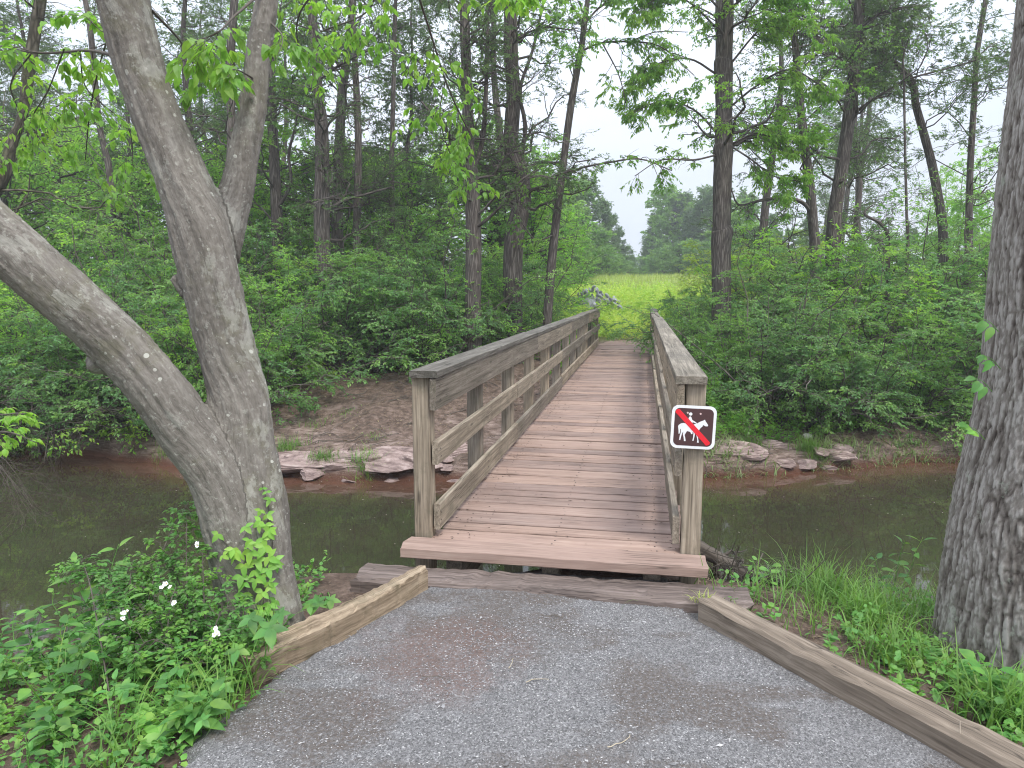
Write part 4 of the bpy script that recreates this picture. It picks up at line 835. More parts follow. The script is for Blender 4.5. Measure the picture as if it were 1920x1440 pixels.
for j in range(23):
    Y_ = 21.5 + 26*((j % 10)/10)**1.1 + rng.uniform(-.8, .8); px = -260 + (j//10)*420 + (j*149 % 420); lim = 1035 - 30*(Y_ < 26)
    if px > lim: px = lim - rng.uniform(0, 200)
    kk = [4, 2, 4, 0, 4, 2, 1, 3][j % 8]; lm = ([l for b, l in LM if px < b] or [LM[-1][1]])[0]
    place_tree(px, Y_, rng.uniform(.85, 1.15), kk, ['pale leafy tree', 'tall leafy tree', 'dense cedar', 'slim leafy tree', 'sparse high-crowned cedar'][kk] + (' just behind the shrubs ' if Y_ < 27 else ' deep in the woods ' if Y_ < 37 else ' at the very back of the woods ') + lm, 'trees deep in the woods left of the bridge')
for j in range(13):
    Y_ = 22.5 + 2.2*j + rng.uniform(-1, 1); px = 1410 + (j*197) % 620
    place_tree(px, Y_, rng.uniform(.75, 1.0) if j % 3 != 2 else .6, [4, 4, 3][j % 3], ['sparse cedar', 'high-crowned sparse cedar', 'slim leafy tree'][j % 3] + (', farther off,' if Y_ > 36 else '') + ' behind the shrubs ' + ([l for b, l in LM if px < b] or [LM[-1][1]])[0], 'trees behind the shrubs of the right bank')
# trees across the meadow, leafy down to the ground
def dense_proto(name, seed, conic, hgt, wid, mat, leaf, n1=70, n2=9, nl=16):
    rng = np.random.default_rng(seed); z = np.linspace(-.2, hgt, 8); pts = np.column_stack([rng.normal(size=8)*.08, rng.normal(size=8)*.08, z, .16*(1-.9*np.linspace(0, 1, 8))])
    A, q = rings_trunk(pts, 20, 7, .05, seed); L = Acc(); n = n1; t = np.sort(rng.uniform(.03, .99, n)); zz = t*hgt
    prof = (1-t)**.75 if conic else np.sqrt(np.clip(1-(2*t-.85)**2*.75, .02, 1)); ln = wid*prof*rng.uniform(.6, 1.15, n)+.25
    a = rng.uniform(0, 2*pi, n); up = rng.uniform(.1, .5, n); K = 5; s = np.linspace(0, 1, K)[None, :, None]
    d = np.stack([np.cos(a), np.sin(a), up], 1); P = np.stack([0*zz, 0*zz, zz], 1)[:, None] + d[:, None]*ln[:, None, None]*s; R = .03*(1-.8*s[:, :, 0])*np.ones((n, 1)); tubes(A, P, R, 4)
    P2, R2 = kids(P, R, rng, n2, (.2, 1), (20, 65), (.5, 1.3), 4, .05, .08, .5, .1, .3, .006); tubes(A, P2, R2, 3)
    leaves_on(L, P2, rng, nl, leaf, 'quad', .55, tr=(.1, 1), jit=.9, droop=.1)
    e = empty(name, (0, -80, 0), 'x', 'tree'); A.obj('trunk', M_bark, e); L.obj('crown', mat, e); return e
M_dist = leaf_mat('distant_leaf', (.13, .25, .08), (.19, .33, .10), (.26, .42, .11), trans=.42, patch=.35)
M_distc = leaf_mat('distant_cedar_leaf', (.09, .16, .085), (.14, .22, .11), (.18, .28, .12), trans=.35, patch=.4)
dp_ = [dense_proto('distant_cedar', 601, True, 9, 1.9, M_distc, (.16, .28), 110), dense_proto('distant_tree', 602, False, 8.5, 2.6, M_dist, (.18, .32), 80), dense_proto('distant_cedar', 603, True, 10, 2.3, M_distc, (.16, .28), 100, 8, 13), dense_proto('distant_tree', 604, False, 4.2, 2.3, M_dist, (.16, .26), 60, 9, 18), dense_proto('understorey_tree', 605, False, 6.0, 1.9, M_far, (.09, .14), 70, 10, 16), dense_proto('understorey_tree', 606, False, 4.5, 1.7, M_tree, (.08, .13), 60, 10, 16)]
ud = set()
def place_d(px, Y_, hpx, k, label, group, hz=None):
    """hpx: image row of the tree's top"""
    p = ground_pt(px, Y_); o = dp_[k]
    if k in ud: o = copy_tree(o)
    ud.add(k); o.location = tuple(p); top = atY(px, hpx, Y_)[2]-p[2]; h0 = [9, 8.5, 10, 4.2, 6.0, 4.5][k]; s = max(.35, top/h0)
    o.rotation_euler = (0, 0, rng.uniform(0, 6.28)); o.scale = (s*rng.uniform(.9, 1.1), s*rng.uniform(.9, 1.1), s); tag(o, label, 'tree', group)
GL, GR = 'distant trees along the left edge of the meadow', 'distant trees along the right edge of the meadow'
for px, Y_, hp, k in [(1098, 62, 330, 2), (1078, 58, 360, 2), (1062, 60, 340, 1), (1122, 66, 372, 0), (1142, 72, 400, 2), (1155, 78, 430, 0), (1168, 88, 462, 1), (1180, 96, 478, 0), (1110, 60, 440, 3), (1080, 52, 450, 3), (1132, 64, 468, 3), (1152, 70, 480, 3), (1172, 84, 492, 3), (1040, 48, 350, 1), (1055, 44, 440, 3), (1190, 110, 486, 3), (1020, 52, 330, 2)]:
    place_d(px, Y_, hp, k, {0: 'pointed cedar', 1: 'round leafy tree', 2: 'broad dark cedar', 3: 'low rounded thicket'}[k] + (' nearest the sky gap' if px > 1150 else ' partly hidden' if px in (1122, 1110) else ' right above the stones' if px in (1132,) else ' behind the stone pile' if px > 1070 else ' beside the leaning trunk') + ' on the meadow left edge' + (', far off' if Y_ > 75 else ''), GL)
for px, Y_, hp, k in [(1203, 104, 478, 0), (1212, 94, 440, 0), (1222, 90, 398, 2), (1243, 86, 356, 1), (1258, 84, 372, 1), (1275, 84, 360, 2), (1292, 80, 385, 0), (1308, 78, 352, 2), (1328, 76, 345, 0), (1345, 72, 350, 2), (1215, 80, 486, 3), (1240, 78, 470, 3), (1268, 74, 462, 3), (1296, 72, 458, 3), (1322, 70, 462, 3), (1345, 64, 440, 3), (1375, 66, 380, 1), (1400, 60, 430, 3), (1385, 70, 360, 0), (1430, 64, 400, 2), (1460, 58, 440, 3), (1500, 62, 410, 0), (1540, 60, 440, 1), (1590, 60, 430, 2), (1640, 60, 445, 3), (1690, 62, 425, 0), (1740, 60, 440, 1), (1800, 60, 420, 2), (1860, 60, 430, 3)]:
    place_d(px, Y_, hp, k, {0: 'pointed cedar', 1: 'round pale green tree', 2: 'broad grey-green cedar', 3: 'low rounded thicket'}[k] + (' left of the ring-scarred trunk' if 1290 < px < 1340 else ' right of the sky gap' if px < 1290 else ' across the meadow ' + ([l for b, l in LM if px < b] or [LM[-1][1]])[0]), GR)
# leafy understorey between the trunks of the left woods
for j, (px, Y_, hp, k) in enumerate([(-80, 22, 250, 4), (40, 21, 300, 5), (140, 23, 260, 4), (250, 20.5, 350, 5), (300, 26, 240, 4), (400, 24, 300, 4), (455, 22, 340, 5), (540, 23, 250, 4), (640, 24, 330, 5), (700, 26, 280, 4), (770, 24, 330, 5), (830, 27, 260, 4), (930, 26, 320, 5), (1000, 26, 330, 4), (660, 36, 290, 4), (200, 34, 240, 4), (480, 36, 290, 4), (820, 38, 290, 4), (920, 40, 240, 4), (1030, 31, 400, 5), (740, 42, 300, 4), (100, 36, 260, 4)]):
    place_d(px, Y_, hp, k, ('yellow-green' if k == 4 else 'fresh green') + (' tall' if hp < 285 else ' low') + ' understorey tree ' + ('far back ' if Y_ > 27 else '') + ([l for b, l in LM if px < b] or [LM[-1][1]])[0], 'understorey trees of the left woods')

# ------------------------------------------------------------------ humid air
bm = bmesh.new(); bmesh.ops.create_cube(bm, size=1); me = bpy.data.meshes.new('haze'); bm.to_mesh(me); hz = bpy.data.objects.new('haze', me); COL.objects.link(hz)
hz.scale = (1700, 1700, 34); hz.location = (0, 300, 34/2-4); m = bpy.data.materials.new('haze_air'); m.use_nodes = True; m.node_tree.nodes.clear()
o_ = m.node_tree.nodes.new('ShaderNodeOutputMaterial'); pv = m.node_tree.nodes.new('ShaderNodeVolumePrincipled'); pv.inputs['Density'].default_value = .0019; pv.inputs['Color'].default_value = (.93, .96, 1, 1); pv.inputs['Anisotropy'].default_value = .2
m.node_tree.links.new(pv.outputs[0], o_.inputs['Volume']); me.materials.append(m); tag(hz, 'faint humid haze over the meadow and woods', 'haze', kind='stuff')
# ------------------------------------------------------------------ meadow weeds, grasses and low cover
rng = np.random.default_rng(900)
def scatter(n, x0, x1, y0, y1, rng=rng): return rng.uniform(x0, x1, n), rng.uniform(y0, y1, n)
def bloc(x, y):
    bx = x-BO[0]; by = y-BO[1]; return bx*BR[0]+by*BR[1], bx*BU[0]+by*BU[1]
xs, ys = scatter(9500, -1, 16, 21.2, 40); s_, t_ = bloc(xs, ys)
k = ((ys > 22.6 + .5*fbm(xs, ys, s=3)) | (np.abs(s_) > 1.25)) & (xs > ys*.05) & (ys > 21.3 + .0*xs); xs, ys = xs[k], ys[k]
hh_ = rng.uniform(.3, 1.0, len(xs))*(.75+.9*fbm(xs*1.1, ys*1.1, s=12))*np.clip((ys-21.5)*.6+.35, .3, 1)
P = np.stack([xs, ys, H(xs, ys)-.03], 1); d = nrm(np.stack([rng.normal(size=len(xs))*.25, rng.normal(size=len(xs))*.25, np.ones(len(xs))], 1))
s = np.linspace(0, 1, 4)[None, :, None]; PP = P[:, None]+d[:, None]*hh_[:, None, None]*s; L = Acc()
leaves_on(L, PP, rng, 11, (.07, .16), 'quad', .5, tr=(.25, 1), droop=.0, jit=.6, side=1.)
tag(L.obj('meadow_weeds', M_meadow), 'waist-high yellow-green weeds where the meadow begins beyond the bridge', 'weeds', kind='stuff')
xs = np.concatenate([rng.uniform(-3, 40, 26000)]); ys = 34+52*rng.random(26000)**1.3; k = (xs > .03*ys) & (xs < .62*ys); xs, ys = xs[k], ys[k]
A = Acc(); grass(A, np.stack([xs, ys, H(xs, ys)-.05], 1), rng, (.35, .85), (.03, .06), (.2, 1.1))
tag(A.obj('meadow_grass', leaf_mat('meadow_grass_blade', (.26, .33, .08), (.38, .42, .14), (.30, .40, .07), trans=.4, patch=.15)), 'tall pale seeding grass covering the far meadow', 'grass', kind='stuff')
# trail at the far end
A = Acc(); tt = np.linspace(16.55, 19.2, 26); ss = np.linspace(-1, 1, 22); V = []
for t in tt:
    for s1 in ss:
        wv = .86+.10*vnoise(np.array(t*2.), np.array(s1)); p = bl(s1*wv + .25*max(0, t-17.6)**2, t); V.append([p[0], p[1], float(H(p[0], p[1]))+.012-.02*abs(s1)**4])
i = np.arange(21)[None]+np.arange(25)[:, None]*22; A.add(V, None, np.stack([i, i+1, i+23, i+22], -1).reshape(-1, 4))
m, n, pb, out = newmat('trail_dirt'); ov = N(n, 'ShaderNodeTexCoord').outputs['Object']
n.links.new(ramp(n, noise(n, ov, 14, 6, .7), [(.3, (.12, .075, .06)), (.55, (.27, .18, .15)), (.75, (.38, .28, .24))]), pb.inputs['Base Color']); pb.inputs['Roughness'].default_value = .9
tag(A.obj('dirt_trail', m, smooth=True), kind='structure')
# cover on the far bank
def far_cover(n, x0, x1, e0, e1, dens, s):
    xs = rng.uniform(x0, x1, n); ys = shore_far(xs)+rng.uniform(e0, e1, n); k = fbm(xs*.9, ys*.9, s=s)+.55*rng.random(n) > dens
    s_, t_ = bloc(xs[k], ys[k]); o = np.abs(s_) > 1.1; return xs[k][o], ys[k][o]
L = Acc(); a1 = far_cover(4500, 2.8, 13, 1.0, 5.5, -.0, 31); a2 = far_cover(2200, -14, -3.9, .5, 4.5, .15, 32); a3 = far_cover(300, -3.6, 1.4, 3.2, 6.5, .5, 33); a4 = far_cover(900, 3.2, 13, 1.8, 5.5, -.5, 36)
xs = np.concatenate([a1[0], a2[0], a3[0], a4[0]]); ys = np.concatenate([a1[1], a2[1], a3[1], a4[1]]); n0 = len(xs)
P = np.stack([xs, ys, H(xs, ys)-.02], 1); d = nrm(np.stack([rng.normal(size=n0)*.5, rng.normal(size=n0)*.5-.25, np.ones(n0)], 1)); hh_ = rng.uniform(.15, .6, n0)
PP = P[:, None]+d[:, None]*hh_[:, None, None]*np.linspace(0, 1, 4)[None, :, None]
leaves_on(L, PP, rng, 15, (.045, .085), 'quad', .6, tr=(.2, 1), droop=.1, jit=.4, side=1.); tag(L.obj('undergrowth', M_tree), 'low bright green undergrowth spilling down the far bank', 'undergrowth', kind='stuff')
A = Acc(); b1 = far_cover(11000, 2.6, 13, .08, 1.6, .3, 34); b2 = far_cover(500, -14, -6, .1, 1.0, .5, 35)
xs = np.concatenate([b1[0], b2[0]]); ys = np.concatenate([b1[1], b2[1]]); grass(A, np.stack([xs, ys, H(xs, ys)-.01], 1), rng, (.18, .46), (.010, .020), (.6, 1.7))
tag(A.obj('bank_grass', leaf_mat('bank_grass_blade', (.12, .17, .07), (.22, .26, .12), (.18, .27, .09), trans=.3)), 'drooping yellowish grass fringing the far waterline right of the bridge', 'grass', kind='stuff')
# twigs and roots strewn on the dirt slope
A = Acc(); n0 = 520; xs = rng.uniform(-6, 9, n0); ys = shore_far(xs)+rng.uniform(.3, 4.5, n0); a = rng.uniform(0, pi, n0); ln = rng.uniform(.08, .6, n0)
s = np.linspace(-.5, .5, 5)[None, :]; PX = xs[:, None]+np.cos(a)[:, None]*ln[:, None]*s; PY = ys[:, None]+np.sin(a)[:, None]*ln[:, None]*s; PX += rng.normal(size=PX.shape)*.015
PZ = H(PX, PY)+.012+rng.random(PX.shape)*.02; tubes(A, np.stack([PX, PY, PZ], -1), np.full((n0, 5), 1.)*rng.uniform(.002, .007, n0)[:, None], 4)
tag(A.obj('fallen_twigs', M_twig), 'thin fallen twigs strewn over the bare dirt slope', 'twigs', kind='stuff')
L = Acc(); n0 = 5000; xs = rng.uniform(-6, 9, n0); ys = shore_far(xs)+rng.uniform(.5, 5.5, n0); a = rng.uniform(0, 2*pi, n0)
leafmesh(L, np.stack([xs, ys, H(xs, ys)+.012], 1), np.stack([np.cos(a), np.sin(a), rng.normal(size=n0)*.3], 1), nrm(rng.normal(size=(n0, 3))*.35+[0, 0, 1]), rng.uniform(.02, .055, n0), 'quad', .55, .2, .1)
tag(L.obj('leaf_litter', M_dry), 'brown dead leaves littering the far bank under the shrubs', 'leaf litter', kind='stuff')

# rock slabs along the far waterline
m, n, pb, out = newmat('red_shale'); ov = N(n, 'ShaderNodeTexCoord').outputs['Object']
n.links.new(ramp(n, noise(n, mapping(n, ov, (2, 2, 14)), 2.2, 7, .7, .5), [(.32, (.09, .06, .055)), (.5, (.26, .19, .17)), (.68, (.44, .35, .32))]), pb.inputs['Base Color']); pb.inputs['Roughness'].default_value = .85
bump(n, pb, noise(n, mapping(n, ov, (3, 3, 30)), 2, 6, .7), .9, .03); M_shale = m
def rock(name, loc, dim, seed, mat, rz=0., tilt=0., sub=4, lay=.5, sharp=.0):
    bm = bmesh.new(); bmesh.ops.create_icosphere(bm, subdivisions=sub, radius=1.); V = np.array([v.co[:] for v in bm.verts])
    r = np.random.default_rng(seed); pl = nrm(r.normal(size=(9, 3))); lim = r.uniform(.45, .8, 9)
    for p_, l_ in zip(pl, lim):
        dd_ = V @ p_; V -= np.clip(dd_-l_, 0, None)[:, None]*p_[None]*.95
    V += (fbm(V[:, 0]*2, V[:, 1]*2, V[:, 2]*2+seed, 4, seed)*.10)[:, None]*nrm(V)
    q = np.round(V[:, 2]*5+.4*fbm(V[:, 0]*1.5, V[:, 1]*1.5, V[:, 2], 3, seed))/5; V[:, 2] += (q-V[:, 2])*lay; V *= 1+ (sharp*fbm(V[:, 0]*9, V[:, 1]*9, V[:, 2]*9, 2, seed))[:, None]
    V *= np.array(dim)[None]
    for v, c in zip(bm.verts, V): v.co = c
    me = bpy.data.meshes.new(name); bm.to_mesh(me); me.materials.append(mat); o = bpy.data.objects.new(name, me); COL.objects.link(o); o.location = loc; o.rotation_euler = (tilt, 0, rz); return o
for j, (px, py, Y_, dm, rz, tl, lab) in enumerate([
    (560, 880, 10.7, (.75, .5, .16), .2, .12, 'pinkish flat rock ledge at the waterline just right of the forked tree'), (665, 862, 10.9, (.8, .55, .15), -.2, .1, 'broad pale rock ledge at the waterline below the dirt slope'),
    (745, 872, 10.7, (.6, .45, .15), .3, .16, 'tilted rock slab at the waterline just left of the first bridge post'), (855, 862, 11.2, (.42, .3, .12), -.4, .3, 'tilted dark-sided slab seen under the left middle rail'), (830, 884, 10.7, (.28, .22, .08), .5, .2, 'small wet stone slab at the water under the left railing'),
    (1370, 862, 11.0, (.7, .4, .13), -.5, .15, 'long sloping rock ledge right of the horse sign'), (1440, 842, 11.5, (.5, .35, .12), -.7, .2, 'short rock ledge farther right of the horse sign'), (1560, 868, 11.3, (.55, .35, .10), -.3, .12, 'dark wet slab in the water right of the grass fringe')]):
    p = atY(px, py, Y_); z = float(H(p[0], p[1])); tag(rock('rock_ledge', (p[0], p[1], z-.045), (dm[0]*(1.15 if px < 900 else .8), dm[1]*(1.1 if px < 900 else .8), dm[2]*1.0), 700+j, M_shale, rz, tl, 5, .6, .03), lab, 'rock')
for j in range(26):
    px = 515 + 365*rng.random() if j < 18 else 1330 + 330*rng.random(); x = atY(px, 880, 10.6)[0]; y = float(shore_far(np.array(x)))+rng.uniform(.02, .5); z = float(H(x, y)); s1 = rng.uniform(.5, 1.3)
    o = rock('shale_piece', (x, y, z+.0), (.24*s1, .17*s1, .075*s1), 760+j, M_shale, rng.uniform(0, 3), rng.uniform(-.1, .35), 3, .4, .06)
    tag(o, 'broken pinkish shale piece at the far waterline ' + ('left of the bridge' if j < 18 else 'right of the horse sign'), 'rock', 'broken shale along the far waterline')
tag(rock('pale_stone', tuple(atY(1512, 818, 11.9)), (.10, .08, .05), 720, plain('pale_stone', (.5, .48, .46))), 'small pale stone on the right bank above the grass fringe', 'stone')
tag(rock('pale_stone', tuple(atY(1438, 874, 10.95)), (.07, .05, .03), 721, plain('white_stone', (.62, .58, .52))), 'tiny whitish stone at the far waterline right of the sign', 'stone')
# stone pile in the meadow
M_rip = newmat('grey_stone'); pbx = M_rip[2]; nx_ = M_rip[1]; oi_ = N(nx_, 'ShaderNodeObjectInfo'); nx_.links.new(ramp(nx_, oi_.outputs['Random'], [(0, (.12, .12, .135)), (.6, (.27, .28, .31)), (1, (.42, .43, .46))]), pbx.inputs['Base Color']); pbx.inputs['Roughness'].default_value = .8; M_rip = M_rip[0]; cen = atY(1097, 556, 31); rp = []
for v_ in range(5): o = rock('pile_stone', (0, -90, 0), (.15, .12, .09), 740+v_, M_rip, 0, 0, 2, .0, .02); rp.append(o)
for j in range(90):
    u, a = math.sqrt(rng.random()), rng.uniform(0, 2*pi); x = cen[0]+.38+1.2*u*cos(a); y = 31+.9*u*sin(a); top = 1.78-.75*u**1.3
    o = rp[j % 5] if j < 5 else rp[j % 5].copy()
    if j >= 5: COL.objects.link(o)
    o.location = (x, y, top-.12*rng.random()); o.rotation_euler = tuple(rng.uniform(0, 6, 3)); s1 = rng.uniform(.6, 1.15); o.scale = (s1, s1*.8, s1*.75)
    tag(o, 'grey stone in the pile at the left edge of the meadow', 'stone', 'grey stones heaped at the meadow edge')
for j in range(30):   # the heap's lower stones, mostly behind the weeds
    a = rng.uniform(0, 2*pi); u = rng.uniform(.3, 1.); o = rp[j % 5].copy(); COL.objects.link(o); s1 = rng.uniform(1.5, 2.5); o.scale = (s1, s1, s1)
    o.location = (cen[0]+.38+1.2*u*cos(a), 31+1.0*u*sin(a), .75+.55*(1-u)+.2*rng.random()); o.rotation_euler = tuple(rng.uniform(0, 6, 3)); tag(o, 'grey stone in the pile at the left edge of the meadow', 'stone', 'grey stones heaped at the meadow edge')

# tufts on the far bank
for j, (px, py, Y_, n0, L0, lab) in enumerate([(605, 880, 10.6, 260, .26, 'bright grass tuft on the rock ledge right of the forked tree'), (690, 885, 10.5, 220, .34, 'spiky grass tuft at the waterline below the dirt slope'), (545, 856, 11.2, 200, .34, 'dull grass tuft beside the forked trunk on the far bank'), (315, 866, 11.5, 160, .3, 'small grass tuft at the far waterline behind the low limb'), (588, 800, 12.2, 40, .25, 'tiny sparse tuft high on the dirt slope'), (1520, 862, 11.2, 320, .42, 'drooping pale grass tuft at the far waterline right of the sign'), (1410, 852, 11.4, 160, .34, 'short tuft on the ledge right of the horse sign'), (650, 775, 12.6, 120, .08, 'moss-like low tuft in the middle of the dirt slope'), (705, 828, 11.6, 90, .08, 'moss-like low tuft near the first bridge post')]):
    A = Acc(); c = atY(px, py, Y_); xs = c[0]+rng.normal(size=n0)*.12; ys = c[1]+rng.normal(size=n0)*.1; r0 = (c[0], c[1], float(H(c[0], c[1])))
    grass(A, np.stack([xs-r0[0], ys-r0[1], H(xs, ys)-r0[2]-.01], 1), rng, (L0*.5, L0*1.2), (.005, .010), (.3, 1.4)); tag(A.obj('grass_tuft', M_grass, None, loc=r0), lab, 'grass tuft')

# dead brush hanging into the creek at the left
rng = np.random.default_rng(31)
for (px, py, Y_, tg, lab) in [(300, 760, 12.2, (120, 800), 'tangle of bare grey branches leaning into the creek behind the low limb'), (100, 760, 12.0, (20, 830), 'bare branches drooping to the water at the far left bank'), (90, 900, 8.2, (20, 960), 'bare twig hanging over the creek at the left edge')]:
    p = atY(px, py, Y_); root = empty('dead_brush', tuple(p), lab, 'branches'); A = Acc(); e = atY(tg[0], tg[1], Y_-.6)
    if Y_ < 9: p = atY(-60, 830, 8.4); root.location = tuple(p); e = atY(50, 965, 8.0)
    P = []; 
    for j in range(5 if Y_ < 9 else 11):
        q = e+rng.normal(size=3)*[.5, .4, .22]*(0.3 if Y_ < 9 else 1.3); mid_ = (p+q)/2+np.array([0, 0, rng.uniform(.0, .25)]); P.append(smooth_path(np.array([p+rng.normal(size=3)*.12, mid_, q]), 8))
    P = np.array(P); R = np.linspace(.016, .004, 8)[None]*np.ones((len(P), 1)); 
    if Y_ < 9: R = R*.35
    tubes(A, P, R, 5); P2, R2 = kids(P, R, rng, 7, (.3, 1), (20, 60), (.3, .9), 5, .1, .08, .6, .2, .3, .0016); tubes(A, P2, R2, 4); P3, R3 = kids(P2, R2, rng, 3, (.3, 1), (25, 60), (.1, .35), 4, .1, .08, .6, .2, .3, .0012); tubes(A, P3, R3, 3)
    under(A.obj('branches', M_twig, root, smooth=True), root)

# ------------------------------------------------------------------ branches of the forked tree reaching into view
rng = np.random.default_rng(41); A = Acc(); L = Acc()
def spray(pts, n2=6, n3=4, nl=3, size=(.06, .09), L2=(.15, .4), L3=(.08, .2), droop=.5, rr=None, bare=0., tr2=(.2, 1), acc=None):
    q = smooth_path(px3(pts), 26); P = q[None, :, :3]; R = q[None, :, 3]*.6; w_ = A if acc is None else acc[0]; l_ = L if acc is None else acc[1]; tubes(w_, P, R, 8)
    P2, R2 = kids(P, R, rng, n2, tr2, (30, 65), L2, 5, .25, .06, .5, .5, .4, .0014); tubes(w_, P2, R2, 4)
    P3, R3 = kids(P2, R2, rng, n3, (.3, 1), (25, 60), L3, 4, .3, .06, .6, .5, .5, .0009); tubes(w_, P3, R3, 3)
    for Q_ in (P3, P2): leaves_on(l_, Q_, rng, nl, size, 'hex', .52, tr=(.3, 1), droop=droop, jit=.35, side=.7, curl=.18)
# left of the trunk: horizontal bough with hanging sprays
spray([(215, 105, 3.75, 7), (165, 95, 4.1, 5), (60, 98, 4.4, 4), (-60, 70, 5, 3)], 8, 4, 4, (.05, .075), (.2, .5), (.1, .25))
spray([(238, 60, 3.75, 6), (200, 80, 4.3, 3.2), (170, 200, 5.0, 2.6), (160, 300, 5.4, 1.6)], 8, 5, 4, (.045, .07), (.25, .55), (.1, .28))
spray([(120, 93, 4.1, 3), (90, 170, 4.6, 2.4), (60, 230, 5.2, 1.8), (95, 290, 5.4, 1.2)], 8, 5, 4, (.045, .07), (.2, .5), (.1, .25))
spray([(60, 98, 4.4, 3), (20, 160, 4.8, 2.4), (40, 230, 5.3, 1.6), (10, 300, 5.4, 1)], 7, 5, 4, (.045, .07), (.2, .5), (.1, .25))
spray([(150, 96, 4.2, 3), (165, 170, 4.8, 2.2), (240, 240, 5.4, 1.8), (250, 320, 5.6, 1)], 7, 5, 4, (.05, .08), (.2, .45), (.1, .25))
# between the two upper limbs
spray([(285, 20, 3.6, 6), (340, 80, 3.8, 3), (372, 140, 3.9, 2)], 5, 4, 4, (.045, .075), (.12, .3), (.06, .15))
spray([(520, -40, 3.85, 7), (440, 30, 3.6, 4), (410, 60, 3.5, 2.5), (375, 75, 3.6, 1.5)], 8, 4, 3, (.05, .08), (.15, .35), (.08, .2))
spray([(505, 40, 3.82, 4), (530, 70, 3.6, 2), (518, 110, 3.5, 1)], 3, 2, 3, (.06, .085), (.06, .15), (.04, .1))
spray([(480, 150, 3.78, 4), (440, 130, 3.5, 2), (420, 150, 3.4, 1)], 3, 2, 3, (.06, .085), (.06, .15), (.04, .1))
# dark hanging bough right of the upper limb
spray([(520, -330, 3.95, 12), (640, -200, 4.6, 9), (760, -60, 5.6, 5), (800, 40, 6.2, 4), (835, 150, 6.7, 3.2), (868, 225, 7.1, 2.4), (890, 262, 7.3, 1.5)], 12, 4, 4, (.07, .10), (.25, .7), (.12, .3), tr2=(.45, 1))
spray([(835, 150, 6.7, 2), (825, 220, 7.4, 1.8), (850, 300, 7.8, 1.6), (900, 360, 8, 1.2)], 9, 5, 4, (.07, .10), (.25, .6), (.12, .3))
spray([(640, -200, 4.6, 8), (700, -60, 6, 4), (690, 20, 6.8, 3), (600, 60, 7.2, 2)], 10, 5, 4, (.07, .10), (.3, .7), (.12, .3), tr2=(.35, 1))
spray([(640, -200, 4.6, 7), (620, -60, 5.6, 4), (560, 30, 6.4, 3), (560, 110, 6.8, 1.6)], 10, 5, 4, (.06, .09), (.3, .7), (.12, .3), tr2=(.35, 1))
spray([(760, -60, 5.6, 4), (860, -60, 6.4, 3), (930, -20, 7, 2), (1010, -10, 7.4, 1.4)], 8, 4, 4, (.07, .10), (.25, .6), (.12, .3))
under(A.obj('bough', M_twig, lt, smooth=True), lt)
M_near = leaf_mat('maple_like_leaf', (.11, .24, .05), (.19, .35, .065), (.25, .42, .07), trans=.5, patch=2.5)
under(L.obj('foliage', M_near, lt), lt)
# leafy branch reaching in low at the left edge
A2 = Acc(); L2_ = Acc()
r = empty('overhanging_branch', (-5.4, 4.9, -1.3), 'fresh green leafy branch reaching over the creek at the left edge', 'branch')
for a_ in ([(-260, 1240, 5.6, 9), (-180, 1000, 5.6, 7), (-90, 850, 5.6, 5), (0, 810, 5.6, 3.5), (70, 830, 5.6, 1.5)], [(-180, 1000, 5.6, 6), (-100, 800, 5.8, 4), (-20, 780, 5.9, 3), (50, 775, 5.9, 1.5)]):
    spray(a_, 9, 4, 4, (.05, .075), (.12, .32), (.06, .16), acc=(A2, L2_), tr2=(.4, 1))
under(A2.obj('bough', M_twig, r, smooth=True), r); under(L2_.obj('foliage', M_fresh, r), r)

# ------------------------------------------------------------------ foreground plants, left bank
rng = np.random.default_rng(55)
bx0 = np.array([-1.62, 3.12]); g0 = float(H(*bx0)); A = Acc(); L = Acc(); P = []
tg_ = [(150, 1045, 3.5), (165, 1070, 3.4), (355, 940, 3.7), (350, 960, 3.6), (300, 1040, 3.5), (240, 1100, 3.3), (210, 1180, 3.2), (330, 1100, 3.2), (390, 1080, 3.3), (400, 1160, 3.1), (280, 1160, 3.1), (430, 1200, 3.0), (330, 1220, 2.95), (250, 1240, 3.0), (200, 1130, 3.4), (380, 1030, 3.4), (310, 1110, 3.4), (270, 1080, 3.5), (420, 1240, 2.9), (470, 1230, 2.95), (360, 1180, 3.1), (300, 1180, 3.2), (440, 1130, 3.1), (250, 1050, 3.6), (405, 1300, 2.85), (350, 1280, 2.85), (230, 1210, 3.3)]
for px, py, Y_ in tg_:
    e = atY(px, py, Y_); b0 = np.array([bx0[0]+rng.normal()*.13+(e[0]-bx0[0])*.25, bx0[1]+rng.normal()*.12, g0-.05]); mid_ = b0*.45+e*.55+np.array([0, 0, .12+.1*abs(e[0]-b0[0])])
    P.append(smooth_path(np.array([b0, mid_, e]), 9))
P = np.array(P); R = np.linspace(.0045, .0014, 9)[None]*np.ones((len(P), 1)); tubes(A, P, R, 5)
P2, R2 = kids(P, R, rng, 8, (.25, 1), (25, 70), (.10, .28), 5, .15, .06, .6, .4, .4, .0009); tubes(A, P2, R2, 4)
RC = []
for Q_, R_, nn_ in ((P2, R2, 5), (P, R, 9)):
    P3, R3 = kids(Q_, R_, rng, nn_, (.15, 1), (35, 75), (.05, .085), 4, .2, .03, .5, .6, .5, .0006); tubes(A, P3, R3, 3); RC.append(P3)
RC = np.concatenate(RC)
leaves_on(L, RC, rng, 7, (.019, .032), 'hex', .62, tr=(.25, 1), droop=.12, jit=.3, side=1.1, curl=.1)
rose = empty('rose_bush', (bx0[0], bx0[1], g0), 'rose bush with small leaflets and white blossoms at the foot of the forked tree', 'rose bush')
